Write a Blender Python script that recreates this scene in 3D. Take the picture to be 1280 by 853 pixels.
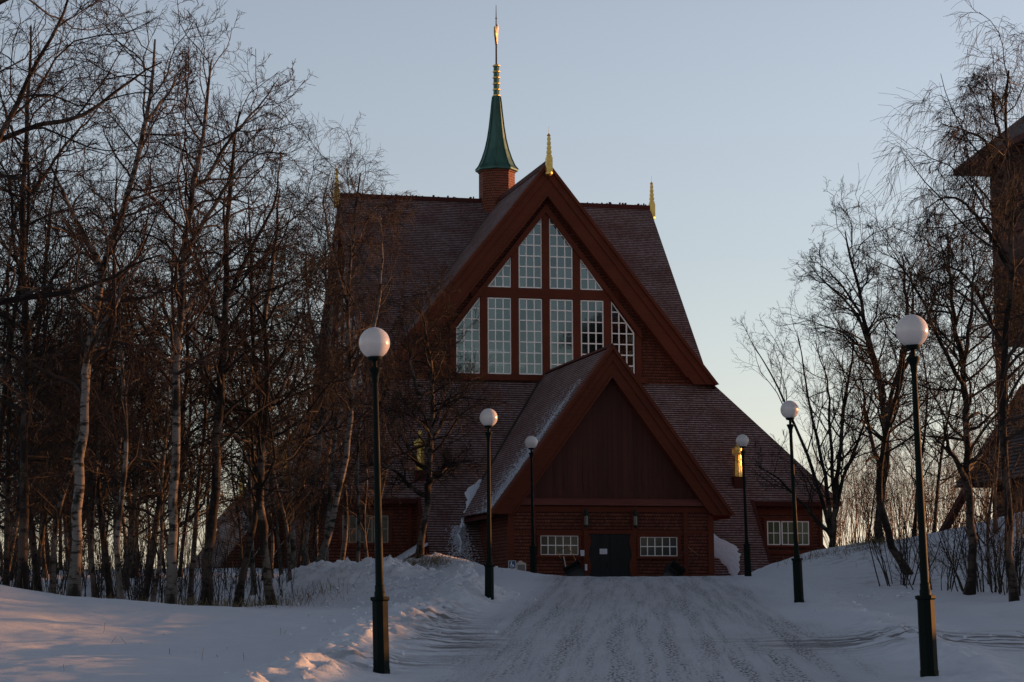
import bpy, bmesh, math, random
import numpy as np
from mathutils import Vector, Matrix, Euler
from mathutils.geometry import tessellate_polygon
for o in list(bpy.data.objects): bpy.data.objects.remove(o)
S = bpy.context.scene; C = S.collection
rad = math.radians

# ------------------------------------------------------------------ camera, sky, sun, exposure
SUN_AZ = 25.0      # degrees from +X towards +Y
SUN_EL = 4.0
CAMZ = 2.12
cam = bpy.data.cameras.new('camera'); cam_o = bpy.data.objects.new('camera', cam); C.objects.link(cam_o)
cam.sensor_width = 36; cam.lens = 36*2850/1280; cam.clip_end = 9000; cam.clip_start = 0.1
_p, _r = rad(7.0), rad(0.3)
_f = Vector((0, math.cos(_p), math.sin(_p))); _x = Vector((1, 0, 0)); _u = _x.cross(_f)
_xr = _x*math.cos(_r)-_u*math.sin(_r); _ur = _u*math.cos(_r)+_x*math.sin(_r)
cam_o.matrix_world = Matrix(((_xr.x, _ur.x, -_f.x, 0), (_xr.y, _ur.y, -_f.y, 0), (_xr.z, _ur.z, -_f.z, CAMZ), (0, 0, 0, 1)))
S.camera = cam_o
W = bpy.data.worlds.new('World'); S.world = W; W.use_nodes = True
wn = W.node_tree.nodes; wl = W.node_tree.links
sky = wn.new('ShaderNodeTexSky'); sky.sky_type = 'NISHITA'; sky.sun_disc = False
sky.sun_elevation = rad(SUN_EL); sky.sun_rotation = rad(90-SUN_AZ)
sky.air_density = 1.0; sky.dust_density = 1.0; sky.ozone_density = 1.6; sky.altitude = 500
_h = wn.new('ShaderNodeHueSaturation'); _h.inputs['Saturation'].default_value = 0.55
_t = wn.new('ShaderNodeMix'); _t.data_type = 'RGBA'; _t.blend_type = 'MULTIPLY'; _t.inputs['Factor'].default_value = 1.0; _t.inputs[7].default_value = (1.02, 0.985, 1.06, 1)
wl.new(sky.outputs[0], _h.inputs['Color']); wl.new(_h.outputs[0], _t.inputs[6]); 
# the dusk sky darkens towards the zenith
_g = wn.new('ShaderNodeTexCoord'); _s = wn.new('ShaderNodeSeparateXYZ'); wl.new(_g.outputs['Generated'], _s.inputs[0])
_m = wn.new('ShaderNodeMapRange'); _m.interpolation_type = 'SMOOTHSTEP'; _m.inputs[1].default_value = 0.22; _m.inputs[2].default_value = 0.75; _m.inputs[3].default_value = 1.0; _m.inputs[4].default_value = 0.50
wl.new(_s.outputs[2], _m.inputs[0]); _v = wn.new('ShaderNodeVectorMath'); _v.operation = 'SCALE'; wl.new(_t.outputs[2], _v.inputs[0]); wl.new(_m.outputs[0], _v.inputs['Scale'])
wl.new(_v.outputs[0], wn['Background'].inputs[0]); wn['Background'].inputs[1].default_value = 0.15
sun = bpy.data.lights.new('sun', 'SUN'); sun.energy = 4.0; sun.angle = rad(0.5); sun.color = (1.0, 0.40, 0.11)
sun_o = bpy.data.objects.new('sun', sun); C.objects.link(sun_o)
sd = Vector((math.cos(rad(SUN_AZ))*math.cos(rad(SUN_EL)), math.sin(rad(SUN_AZ))*math.cos(rad(SUN_EL)), math.sin(rad(SUN_EL))))
sun_o.rotation_euler = (-sd).to_track_quat('-Z', 'Y').to_euler(); sun_o.location = sd*300
S.view_settings.view_transform = 'Standard'; S.view_settings.look = 'None'
S.view_settings.gamma = 1; S.view_settings.use_curve_mapping = False
S.view_settings.exposure = 1.0
S.render.resolution_x = 1024; S.render.resolution_y = 682
S.cycles.max_bounces = 5

# ------------------------------------------------------------------ helpers: tags, materials, meshes
def tag(o, label=None, cat=None, group=None, kind=None):
    if label: o['label'] = label
    if cat: o['category'] = cat
    if group: o['group'] = group
    if kind: o['kind'] = kind
    return o

def empty(name, loc=(0, 0, 0), rz=0, **k):
    o = bpy.data.objects.new(name, None); C.objects.link(o); o.location = loc; o.rotation_euler = (0, 0, rz)
    o.empty_display_size = 0.3
    return tag(o, **k)

def mat(name, col, rough=0.8, metal=0.0, build=None, spec=None):
    m = bpy.data.materials.new(name); m.use_nodes = True
    nt = m.node_tree; b = nt.nodes['Principled BSDF']
    b.inputs['Base Color'].default_value = (*col, 1); b.inputs['Roughness'].default_value = rough
    b.inputs['Metallic'].default_value = metal
    if spec is not None: b.inputs['Specular IOR Level'].default_value = spec
    if build: build(nt, b)
    return m

class NT:
    """small helper to write node trees"""
    def __init__(s, nt): s.nt = nt; s.n = nt.nodes; s.l = nt.links
    def new(s, t, **k):
        o = s.n.new(t)
        for a, b in k.items(): setattr(o, a, b)
        return o
    def put(s, sock, v):
        if hasattr(v, 'links') or isinstance(v, bpy.types.NodeSocket): s.l.new(v, sock)
        elif isinstance(v, (tuple, list)) and len(v) == 3 and sock.type == 'RGBA': sock.default_value = (*v, 1)
        else: sock.default_value = v
    def math(s, op, a, b=0.0, c=None, clamp=False):
        m = s.new('ShaderNodeMath', operation=op, use_clamp=clamp)
        s.put(m.inputs[0], a); s.put(m.inputs[1], b)
        if c is not None: s.put(m.inputs[2], c)
        return m.outputs[0]
    def mix(s, f, a, b):
        m = s.new('ShaderNodeMix', data_type='RGBA')
        s.put(m.inputs['Factor'], f); s.put(m.inputs[6], a); s.put(m.inputs[7], b)
        return m.outputs[2]
    def noise(s, vec, scale, detail=3, rough=0.55):
        m = s.new('ShaderNodeTexNoise'); m.inputs['Scale'].default_value = scale
        m.inputs['Detail'].default_value = detail; m.inputs['Roughness'].default_value = rough
        if vec is not None: s.l.new(vec, m.inputs['Vector'])
        return m.outputs['Fac']
    def ramp(s, f, a, b):
        m = s.new('ShaderNodeMapRange'); m.inputs[1].default_value = a; m.inputs[2].default_value = b
        s.put(m.inputs[0], f); return m.outputs[0]
    def coord(s, which='Object'): return s.new('ShaderNodeTexCoord').outputs[which]
    def mapping(s, vec, scale=(1, 1, 1), loc=(0, 0, 0), rot=(0, 0, 0)):
        m = s.new('ShaderNodeMapping'); s.l.new(vec, m.inputs[0])
        m.inputs['Scale'].default_value = scale; m.inputs['Location'].default_value = loc; m.inputs['Rotation'].default_value = rot
        return m.outputs[0]
    def sep(s, vec):
        m = s.new('ShaderNodeSeparateXYZ'); s.l.new(vec, m.inputs[0]); return m.outputs
    def bump(s, h, strength, dist, b):
        m = s.new('ShaderNodeBump'); m.inputs['Strength'].default_value = strength; m.inputs['Distance'].default_value = dist
        s.put(m.inputs['Height'], h); s.l.new(m.outputs[0], b.inputs['Normal'])

def shingle_mat(name, col_a, col_b, row, wid, dust=0.0, rough=0.7, gap=0.35):
    """courses of wooden shingles; uv is in metres, v up the slope"""
    def bld(nt, b):
        t = NT(nt); uv = t.coord('UV')
        x, y, _ = t.sep(uv)[:3]
        # slight waviness of the courses
        wav = t.noise(t.mapping(uv, (0.7, 0.7, 1)), 1.0, 2)
        y = t.math('ADD', y, t.math('MULTIPLY', wav, 0.05))
        v = t.math('DIVIDE', y, row); fv = t.math('FRACT', v); iv = t.math('FLOOR', v)
        xo = t.math('ADD', t.math('DIVIDE', x, wid), t.math('MULTIPLY', t.math('MODULO', iv, 2.0), 0.5))
        fx = t.math('FRACT', xo); ix = t.math('FLOOR', xo)
        comb = t.new('ShaderNodeCombineXYZ'); t.put(comb.inputs[0], ix); t.put(comb.inputs[1], iv)
        wn_ = t.new('ShaderNodeTexWhiteNoise'); t.l.new(comb.outputs[0], wn_.inputs[0]); rnd = wn_.outputs[0]
        big = t.noise(t.mapping(uv, (0.25, 0.12, 1)), 1.0, 4)
        k = t.math('ADD', t.math('MULTIPLY', rnd, 0.75), t.math('MULTIPLY', t.math('SUBTRACT', big, 0.5), 1.3), clamp=True)
        c = t.mix(k, col_a, col_b)
        # dark butt joint below every course and between shingles
        sx = t.math('ABSOLUTE', t.math('SUBTRACT', fx, 0.5)); g = t.ramp(sx, 0.40, 0.46)
        # the butts are rounded, so the dark gap widens towards the joints
        e = t.ramp(t.math('SUBTRACT', fv, t.math('MULTIPLY', t.math('POWER', t.math('MULTIPLY', sx, 2.0), 3.0), 0.3)), gap, gap*0.25)
        dark = t.math('MAXIMUM', e, t.math('MULTIPLY', g, 0.45))
        c = t.mix(t.math('MULTIPLY', dark, 0.93), c, (col_a[0]*0.12, col_a[1]*0.12, col_a[2]*0.12))
        if dust > 0:   # rime lying on the lower edge of the shingles
            dn = t.noise(t.mapping(uv, (0.35, 0.5, 1)), 1.3, 5, 0.7)
            dm = t.math('MULTIPLY', t.ramp(dn, 0.22, 0.66), t.math('MULTIPLY', t.ramp(fv, gap+0.0, gap+0.2), t.ramp(fv, 1.0, gap+0.15)))
            dm = t.math('MULTIPLY', dm, t.math('ADD', t.math('MULTIPLY', rnd, 0.5), 0.6))
            c = t.mix(t.math('MULTIPLY', dm, dust, clamp=True), c, (0.62, 0.62, 0.66))
        t.put(b.inputs['Base Color'], c)
        h = t.math('SUBTRACT', t.math('SUBTRACT', 1.0, fv), t.math('MULTIPLY', dark, 0.9))
        t.bump(h, 0.7, 0.03, b)
    return mat(name, col_a, rough, 0, bld, spec=0.18)

def wood_mat(name, col, wear=0.25, sc=(1, 1, 14), rough=0.65):
    def bld(nt, b):
        t = NT(nt); co = t.coord('Object')
        n = t.noise(t.mapping(co, sc), 1.2, 4); n2 = t.noise(co, 0.7, 3)
        k = t.math('ADD', t.math('MULTIPLY', n, 0.6), t.math('MULTIPLY', n2, 0.6))
        c = t.mix(t.ramp(k, 0.35, 0.85), tuple(v*(1-wear) for v in col), tuple(v*(1+wear) for v in col))
        t.put(b.inputs['Base Color'], c); t.bump(n, 0.35, 0.02, b)
    return mat(name, col, rough, 0, bld, spec=0.12)

def board_mat(name, col, w=0.16):
    """vertical boards in uv metres"""
    def bld(nt, b):
        t = NT(nt); uv = t.coord('UV'); x, y, _ = t.sep(uv)[:3]
        q = t.math('DIVIDE', x, w); fx = t.math('FRACT', q)
        wn_ = t.new('ShaderNodeTexWhiteNoise', noise_dimensions='1D'); t.put(wn_.inputs['W'], t.math('FLOOR', q))
        gap = t.ramp(t.math('ABSOLUTE', t.math('SUBTRACT', fx, 0.5)), 0.44, 0.49)
        n = t.noise(t.mapping(uv, (9, 0.6, 1)), 1.0, 4)
        k = t.math('ADD', t.math('MULTIPLY', wn_.outputs[0], 0.5), t.math('MULTIPLY', n, 0.6))
        c = t.mix(k, tuple(v*0.7 for v in col), tuple(v*1.35 for v in col))
        c = t.mix(t.math('MULTIPLY', gap, 0.5), c, tuple(v*0.25 for v in col))
        t.put(b.inputs['Base Color'], c); t.bump(t.math('SUBTRACT', 1.0, gap), 0.3, 0.012, b)
    return mat(name, col, 0.7, 0, bld, spec=0.25)

RED = (0.104, 0.025, 0.0125)
M = {}
M['roof'] = shingle_mat('roof_shingles', (0.085, 0.027, 0.019), (0.15, 0.050, 0.036), 0.14, 0.11, dust=0.55)
M['wall'] = shingle_mat('wall_shingles', (0.090, 0.025, 0.014), (0.18, 0.052, 0.028), 0.14, 0.12, dust=0.0, gap=0.34)
M['tower_boards'] = board_mat('tower_boards', (0.038, 0.015, 0.011), 0.2)
M['tower_roof'] = shingle_mat('tower_shingles', (0.032, 0.015, 0.012), (0.06, 0.026, 0.02), 0.16, 0.13, dust=0.25)
M['turret'] = shingle_mat('turret_shingles', (0.13, 0.038, 0.022), (0.22, 0.065, 0.035), 0.13, 0.12, dust=0.0, gap=0.3)
M['trim'] = wood_mat('red_trim', RED)
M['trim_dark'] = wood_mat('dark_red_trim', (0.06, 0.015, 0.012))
M['boards'] = board_mat('dark_boards', (0.062, 0.017, 0.012), 0.22)
M['black_wood'] = board_mat('tarred_boards', (0.012, 0.012, 0.013), 0.14)
M['white'] = mat('white_paint', (0.85, 0.80, 0.77), 0.55)
M['cream'] = mat('aged_paint', (0.5, 0.44, 0.38), 0.6)
M['dull'] = mat('dull_paint', (0.26, 0.23, 0.19), 0.6)
M['paper'] = mat('paper', (0.62, 0.6, 0.66), 0.8)
M['ink'] = mat('ink', (0.1, 0.1, 0.14), 0.8)
M['post'] = mat('dark_green_enamel', (0.003, 0.007, 0.006), 0.6, spec=0.08)
M['black'] = mat('black_plastic', (0.012, 0.012, 0.012), 0.5)
M['blue'] = mat('sign_blue', (0.01, 0.07, 0.17), 0.45)
M['iron'] = mat('dark_iron', (0.02, 0.025, 0.022), 0.5, 0.6)
def _gold(nt, b):
    t = NT(nt); n = t.noise(t.coord('Object'), 7.0, 3)
    t.put(b.inputs['Base Color'], t.mix(n, (0.45, 0.27, 0.05), (0.95, 0.68, 0.22)))
    t.put(b.inputs['Roughness'], t.ramp(n, 0.2, 0.9)); t.bump(n, 0.3, 0.02, b)
M['gold'] = mat('gilding', (0.85, 0.6, 0.2), 0.4, 0.85, _gold)
def _cop(nt, b):
    t = NT(nt); co = t.coord('Object'); n = t.noise(t.mapping(co, (5, 5, 0.8)), 1.0, 5)
    t.put(b.inputs['Base Color'], t.mix(t.ramp(n, 0.3, 0.7), (0.015, 0.06, 0.045), (0.04, 0.12, 0.09)))
    t.bump(n, 0.2, 0.02, b)
M['copper'] = mat('green_copper', (0.04, 0.14, 0.1), 0.5, 0.25, _cop)
def _globe(nt, b):
    t = NT(nt); n = t.noise(t.coord('Object'), 4.0, 3)
    t.put(b.inputs['Base Color'], t.mix(n, (0.60, 0.55, 0.54), (0.67, 0.62, 0.61)))
    b.inputs['Subsurface Weight'].default_value = 0.35; b.inputs['Subsurface Radius'].default_value = (0.1, 0.08, 0.07); b.inputs['Subsurface Scale'].default_value = 0.6
M['globe'] = mat('opal_globe', (0.78, 0.75, 0.74), 0.18, 0, _globe)
def _glass(nt, b):
    t = NT(nt); out = nt.nodes['Material Output']
    tr = t.new('ShaderNodeBsdfTransparent'); tr.inputs[0].default_value = (0.55, 0.64, 0.66, 1)
    gl = t.new('ShaderNodeBsdfGlossy'); gl.inputs['Roughness'].default_value = 0.06; gl.inputs['Color'].default_value = (0.40, 0.46, 0.48, 1)
    uv = t.coord('UV'); ux, uy, _ = t.sep(uv)[:3]; cb = t.new('ShaderNodeCombineXYZ')
    t.put(cb.inputs[0], t.math('FLOOR', t.math('DIVIDE', t.math('ADD', ux, 0.19), 0.3733))); t.put(cb.inputs[1], t.math('FLOOR', t.math('DIVIDE', t.math('SUBTRACT', uy, 13.52), 0.51)))
    wn_ = t.new('ShaderNodeTexWhiteNoise'); t.l.new(cb.outputs[0], wn_.inputs[0])
    t.put(tr.inputs[0], t.mix(wn_.outputs[0], (0.30, 0.34, 0.35), (0.46, 0.50, 0.50))); t.put(gl.inputs['Color'], t.mix(wn_.outputs[0], (0.27, 0.33, 0.34), (0.19, 0.24, 0.25)))
    n = t.math('ADD', t.math('MULTIPLY', t.noise(t.coord('Object'), 2.6, 3), 0.8), t.math('MULTIPLY', t.math('MULTIPLY', wn_.outputs[0], t.math('ADD', ux, uy)), 0.25)); bp = t.new('ShaderNodeBump'); bp.inputs['Strength'].default_value = 0.08; bp.inputs['Distance'].default_value = 0.03
    t.put(bp.inputs['Height'], n); t.l.new(bp.outputs[0], gl.inputs['Normal'])
    mx = t.new('ShaderNodeMixShader'); mx.inputs[0].default_value = 0.5
    t.l.new(tr.outputs[0], mx.inputs[1]); t.l.new(gl.outputs[0], mx.inputs[2]); t.l.new(mx.outputs[0], out.inputs[0])
M['glass'] = mat('old_window_glass', (0.1, 0.1, 0.1), 0.1, 0, _glass)
M['dim_glass'] = mat('dim_window_glass', (0.018, 0.018, 0.018), 0.12, 0, spec=0.6)
M['green_glass'] = mat('green_curtained_glass', (0.05, 0.075, 0.04), 0.12, 0, spec=0.6)
M['lampglass'] = mat('lantern_glass', (0.25, 0.23, 0.2), 0.2)
def _snow(nt, b):
    t = NT(nt); n = t.noise(t.coord('Object'), 9.0, 6, 0.7)
    t.put(b.inputs['Base Color'], t.mix(n, (0.5, 0.53, 0.6), (0.64, 0.66, 0.72))); t.bump(n, 0.8, 0.05, b)
M['snow'] = mat('snow_lump', (0.7, 0.72, 0.78), 0.9, 0, _snow, spec=0.2)

M['clod'] = mat('snow_clod', (0.60, 0.625, 0.69), 0.85, spec=0.2)
def birch_mat(name, white, black, whiteness):
    def bld(nt, b):
        t = NT(nt); co = t.coord('Object'); z = t.sep(co)[2]
        n1 = t.noise(t.mapping(co, (3, 3, 9)), 1.0, 4, 0.65)      # short horizontal marks
        n2 = t.noise(t.mapping(co, (2.5, 2.5, 1.1)), 1.0, 3)         # larger rough patches
        lo = t.ramp(z, 1.6, 0.2)                                   # cracked dark bark low on the stem
        k = t.math('ADD', t.ramp(n1, 0.50, 0.60), t.ramp(n2, 0.62-0.25*(1-whiteness), 0.70-0.2*(1-whiteness)), clamp=True)
        k = t.math('MAXIMUM', k, t.math('MULTIPLY', lo, t.ramp(n2, 0.35, 0.6)))
        c = t.mix(k, white, black); t.put(b.inputs['Base Color'], c); t.bump(n1, 0.5, 0.02, b)
    return mat(name, white, 0.85, 0, bld, spec=0.15)
M['birch_white'] = birch_mat('white_birch_bark', (0.15, 0.13, 0.118), (0.018, 0.015, 0.013), .5)
M['birch_grey'] = birch_mat('grey_birch_bark', (0.13, 0.105, 0.09), (0.024, 0.015, 0.013), 0.35)
M['bark_dark'] = birch_mat('dark_bark', (0.07, 0.052, 0.042), (0.014, 0.010, 0.009), 0.2)
M['twig'] = mat('twig_bark', (0.016, 0.012, 0.011), 0.8, spec=0.2)
M['twig_red'] = mat('reddish_twig_bark', (0.030, 0.018, 0.015), 0.75, spec=0.25)
M['stick'] = mat('shrub_stem', (0.022, 0.016, 0.014), 0.85, spec=0.2)
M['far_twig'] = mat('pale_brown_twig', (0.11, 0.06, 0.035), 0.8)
M['grass'] = mat('dry_grass', (0.13, 0.10, 0.05), 0.9)

class Mesh:
    """collects flat polygons; uv in metres, u level, v up the face"""
    def __init__(s): s.v = []; s.f = []; s.uv = []
    def poly(s, pts, uvn=None):
        pts = [Vector(p) for p in pts]
        n = Vector((0, 0, 0))
        for i in range(len(pts)):
            a, b = pts[i], pts[(i+1) % len(pts)]
            n += Vector(((a.y-b.y)*(a.z+b.z), (a.z-b.z)*(a.x+b.x), (a.x-b.x)*(a.y+b.y)))
        n = n.normalized() if n.length > 1e-9 else Vector((0, 0, 1))
        if uvn is not None: n = uvn
        i0 = len(s.v); s.v += [tuple(p) for p in pts]; s.f.append(list(range(i0, i0+len(pts))))
        s.uv += s._uv(pts, n); return s
    def _uv(s, pts, n):
        if abs(n.z) > 0.98: return [(p.x, p.y) for p in pts]
        t = Vector((0, 0, 1)).cross(n).normalized(); w = n.cross(t)
        if w.z < 0: w = -w
        return [(p.dot(t), p.dot(w)) for p in pts]
    def holed(s, outer, holes):
        tri = tessellate_polygon([[Vector(p) for p in outer]] + [[Vector(p) for p in h] for h in holes])
        al = list(outer) + [p for h in holes for p in h]
        for a, b, c in tri: s.poly([al[a], al[b], al[c]])
        return s
    def prism(s, pts, vec):
        """closed solid: polygon swept by vec"""
        vec = Vector(vec); a = [Vector(p) for p in pts]; b = [p+vec for p in a]
        s.poly(a); s.poly(b[::-1])
        for i in range(len(a)):
            j = (i+1) % len(a); s.poly([a[j], a[i], b[i], b[j]])
        return s
    def box(s, x0, x1, y0, y1, z0, z1):
        return s.prism([(x0, y0, z0), (x1, y0, z0), (x1, y1, z0), (x0, y1, z0)], (0, 0, z1-z0))
    def lathe(s, prof, n=12, c=(0, 0), sx=1, sy=1, rot=0):
        r_ = []
        for r, z in prof:
            r_.append([(c[0]+sx*r*math.cos(2*math.pi*i/n+rot), c[1]+sy*r*math.sin(2*math.pi*i/n+rot), z) for i in range(n)])
        i0 = len(s.v)
        for a in range(len(r_)-1):
            for i in range(n):
                j = (i+1) % n; s.poly([r_[a][i], r_[a][j], r_[a+1][j], r_[a+1][i]])
        s.poly(r_[0][::-1]); s.poly(r_[-1])
        return s
    def build(s, name, m, parent=None, smooth=False, weld=False, bevel=0):
        me = bpy.data.meshes.new(name); me.from_pydata(s.v, [], s.f)
        uvl = me.uv_layers.new(name='uv'); 
        flat = [c for f in s.f for i in f for c in s.uv[i]]
        uvl.data.foreach_set('uv', flat)
        me.materials.append(m)
        if weld or bevel or smooth:
            bm = bmesh.new(); bm.from_mesh(me); bmesh.ops.remove_doubles(bm, verts=bm.verts, dist=1e-4)
            bmesh.ops.recalc_face_normals(bm, faces=bm.faces)
            if bevel: bmesh.ops.bevel(bm, geom=[e for e in bm.edges if len(e.link_faces) == 2 and e.calc_face_angle() > 0.5], offset=bevel, segments=1, affect='EDGES')
            bm.to_mesh(me); bm.free()
        if smooth:
            me.shade_smooth()
            try: me.set_sharp_from_angle(angle=rad(40))
            except Exception: pass
        o = bpy.data.objects.new(name, me); C.objects.link(o); o.parent = parent
        return o

def copy_tree(o, parent=None):
    c = o.copy(); C.objects.link(c); c.parent = parent
    for ch in list(o.children): copy_tree(ch, c)
    return c

# vectorised value noise ------------------------------------------------------
def vnoise(x, y, seed=0):
    xi = np.floor(x).astype(np.int64); yi = np.floor(y).astype(np.int64); fx = x-xi; fy = y-yi
    fx = fx*fx*fx*(fx*(fx*6-15)+10); fy = fy*fy*fy*(fy*(fy*6-15)+10)
    def h(a, b):
        n = (a*374761393 + b*668265263 + seed*982451653) & 0x7fffffff
        n = ((n ^ (n >> 13))*1274126177) & 0x7fffffff
        return ((n ^ (n >> 16)) & 0xffff)/65535.0
    return (h(xi, yi)*(1-fx)+h(xi+1, yi)*fx)*(1-fy) + (h(xi, yi+1)*(1-fx)+h(xi+1, yi+1)*fx)*fy
def fbm(x, y, o=4, seed=0, g=0.5):
    s = 0; a = 1; t = 0
    for i in range(o):
        s = s+a*(vnoise(x*2**i, y*2**i, seed+i*17)-0.5); t += a; a *= g
    return s/t*2
def ss(a, b, x):
    t = np.clip((x-a)/(b-a), 0, 1); return t*t*(3-2*t)
def bump2(x, y, cx, cy, rx, ry, rot=0):
    c, s_ = math.cos(rot), math.sin(rot); dx, dy = x-cx, y-cy
    return np.exp(-(((c*dx+s_*dy)/rx)**2+((-s_*dx+c*dy)/ry)**2))

# ------------------------------------------------------------------ terrain
def road_s(x, y): return x-(0.1+0.054*y)
def ground_z(x, y, fine=True):
    x = np.asarray(x, float); y = np.asarray(y, float); s = road_s(x, y)
    z = np.where(y < 70, 0.0484*y, 3.388+0.25*(1-np.exp(-(np.maximum(y, 70)-70)*0.0484/0.25)))
    z = np.where(y < 8, 0.387+0.012*(y-8), z)
    # left: open snow rising gently to the back
    L = ss(-3.6, -6.5, s)
    back = np.interp(y, [0, 44, 56, 70, 100, 150, 230, 400, 3000], [-9, 1.9, 2.35, 3.35, 4.42, 5.35, 4.6, 1, 0])
    zl = np.maximum(z, back)
    zl = np.where(y > 100, back, zl)
    z = z+(zl-z)*L*ss(52, 62, y)
    z = z+0.85*bump2(x, y, -13.0, 46, 5.2, 5.5)-0.35*bump2(x, y, -7.8, 57, 4.5, 4.5)-0.1*bump2(x, y, -8, 50, 3, 3)
    # right: the long mound in front of the bell tower
    hx = np.interp(x, [4, 7.6, 8.8, 9.8, 11, 12.4, 14.6, 17, 22, 34, 60], [3.4, 3.6, 3.95, 4.25, 4.55, 4.68, 5.05, 5.5, 6.0, 6.2, 5.5])
    foot = 0.0484*np.minimum(y, 74)
    m = foot+(hx-foot)*ss(57, 75, y+0.6*fbm(x*0.3, y*0.3, 2, 5))
    m = np.where(y > 76, hx+(3.7-hx)*ss(78, 96, y)*ss(16, 12, x), m)
    R = ss(7.3, 8.4, x)*ss(3.3, 4.4, s)
    z = z+(np.maximum(m, z)-z)*R
    # ground falls away far behind
    z = np.where(y > 150, z-(z+14)*ss(150, 420, y), z)
    # hill shoulder added at the right to keep low sun off the drive
    z = z+ (1.70*ss(13.5, 26, x)*ss(86, 60, y)*ss(-60, 10, y))
    # bulges of the ploughed banks
    c1 = fbm(x*1.6, y*1.0, 4, 31, 0.6); c2 = np.abs(fbm(x*3.1, y*2.2, 3, 57, 0.6))
    pile = 0.66*bump2(x, y, -3.9, 59.5, 1.5, 3.2)+0.50*bump2(x, y, -5.6, 62, 1.3, 3.2)+0.42*bump2(x, y, -2.3, 57.5, 1.3, 2.6, 0.3)+0.25*bump2(x, y, -1.0, 54.5, 0.8, 3.0)
    pile2 = 0.62*bump2(x, y, -2.2, 76.5, 1.5, 3.5)+0.35*bump2(x, y, -3.9, 77, 1.5, 2.5)+0.18*bump2(x, y, -0.3, 74, 1.5, 3)
    bl = 0.16*np.exp(-((s+4.3)/0.7)**2)*ss(70, 50, y)+0.10*np.exp(-((s-4.1)/0.6)**2)*ss(70, 60, y)
    bl2 = 0.30*bump2(x, y, 12.0, 47, 3.0, 1.2)+0.2*bump2(x, y, 9.5, 53.5, 2.5, 1.0)
    z = z+pile*(1+0.35*c1)+pile2*(1+0.15*c1)+bl*(1+0.9*c1)+bl2
    off = ss(2.6, 4.2, np.abs(s))
    clod = np.clip(pile*1.4+pile2*0.25+bl*4.5, 0, 1)
    z = z+clod*(0.24*c2+0.12*fbm(x*4.5, y*3.6, 3, 77)+0.07*np.abs(fbm(x*9, y*7, 2, 78))) 
    z = z+off*(0.10*fbm(x*0.32, y*0.32, 3, 3)+0.035*fbm(x*1.1, y*1.1, 3, 9)+0.012*fbm(x*4.5, y*3, 3, 15))
    # worn drive: shallow ruts and chatter
    on = 1-off
    z = z+on*(0.020*fbm(s*2.2, y*0.10, 3, 21)+0.012*fbm(s*6.0, y*0.35, 3, 25)+0.008*fbm(s*9, y*4, 2, 29))
    return z
def gz(x, y): return float(ground_z(np.array([x]), np.array([y]))[0])

def build_ground():
    def axis(parts):
        out = [np.array([parts[0][0]])]
        for a, b, n in parts: out.append(np.linspace(a, b, n+1)[1:])
        return np.concatenate(out)
    ss_ = axis([(-3000, -400, 8), (-400, -60, 14), (-60, -22, 40), (-22, -10.5, 60), (-10.5, 11, 260), (11, 24, 60), (24, 70, 40), (70, 400, 14), (400, 3000, 8)])
    yy = axis([(-600, -40, 8), (-40, 14, 27), (14, 22, 40), (22, 64, 420), (64, 84, 120), (84, 120, 60), (120, 200, 30), (200, 500, 20), (500, 5000, 12)])
    Sg, Y = np.meshgrid(ss_, yy); X = Sg+0.1+0.054*Y; X = np.where(np.abs(Y) > 400, Sg+0.1+21.6*np.sign(Y), X)
    Zg = ground_z(X, Y)
    nY, nX = X.shape; V = np.stack([X, Y, Zg], -1).reshape(-1, 3)
    # masks: trampled grit, bare turf
    s = Sg; trod = ss(3.5, 2.2, np.abs(s-0.15+0.5*fbm(X*0.5, Y*0.2, 2, 41)))
    bare = np.zeros_like(X)
    stre = fbm(s*2.2, Y*0.28, 3, 91)
    for cx, cy, rx, ry, k in [(8.4, 36, 3.2, 2.2, 1.3), (5.2, 36, 1.8, 2.0, 0.6), (-1.3, 43, 0.55, 4.0, 1.1), (-0.9, 37, 0.7, 3.4, 1.2), (-1.8, 31.5, 0.8, 1.6, 0.8)]:
        bare += k*bump2(X, Y, cx, cy, rx, ry)
    bare2 = np.zeros_like(X)
    for cx, cy, rx, ry, k in [(-3.3, 74, 1.0, 1.6, 1.1), (11.6, 68, 1.6, 3.0, 0.6), (9.6, 69, 1.2, 3.0, 0.5), (12.0, 73, 1.2, 1.4, 0.9), (14.5, 66, 2, 5, 0.5), (10.5, 61, 2.0, 2.5, 0.4)]:
        bare2 += k*bump2(X, Y, cx, cy, rx, ry)
    def make(name, maskq):
        idx = np.arange(nY*nX).reshape(nY, nX)
        q = np.stack([idx[:-1, :-1], idx[:-1, 1:], idx[1:, 1:], idx[1:, :-1]], -1)[maskq]
        used = np.unique(q); remap = np.full(nY*nX, -1, np.int64); remap[used] = np.arange(len(used)); q = remap[q]
        me = bpy.data.meshes.new(name); vv = V[used]
        me.vertices.add(len(vv)); me.vertices.foreach_set('co', vv.ravel())
        me.loops.add(q.size); me.loops.foreach_set('vertex_index', q.ravel().astype(np.int32))
        me.polygons.add(len(q)); me.polygons.foreach_set('loop_start', (np.arange(len(q))*4).astype(np.int32))
        me.update(calc_edges=True); me.shade_smooth()
        for nm, arr in (('trod', trod), ('bare', np.clip(bare, 0, 1)), ('turf', np.clip(bare2, 0, 1)), ('across', s)):
            at = me.attributes.new(nm, 'FLOAT', 'POINT'); at.data.foreach_set('value', arr.reshape(-1)[used].astype(np.float32))
        me.materials.append(M['ground']); o = bpy.data.objects.new(name, me); C.objects.link(o); tag(o, kind='structure'); return o
    sc = 0.5*(Sg[:-1, :-1]+Sg[1:, 1:]); yc = 0.5*(Y[:-1, :-1]+Y[1:, 1:])
    onroad = (np.abs(sc) < 3.3) & (yc > -30) & (yc < 93)
    make('ground', ~onroad); make('road', onroad)
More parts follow.
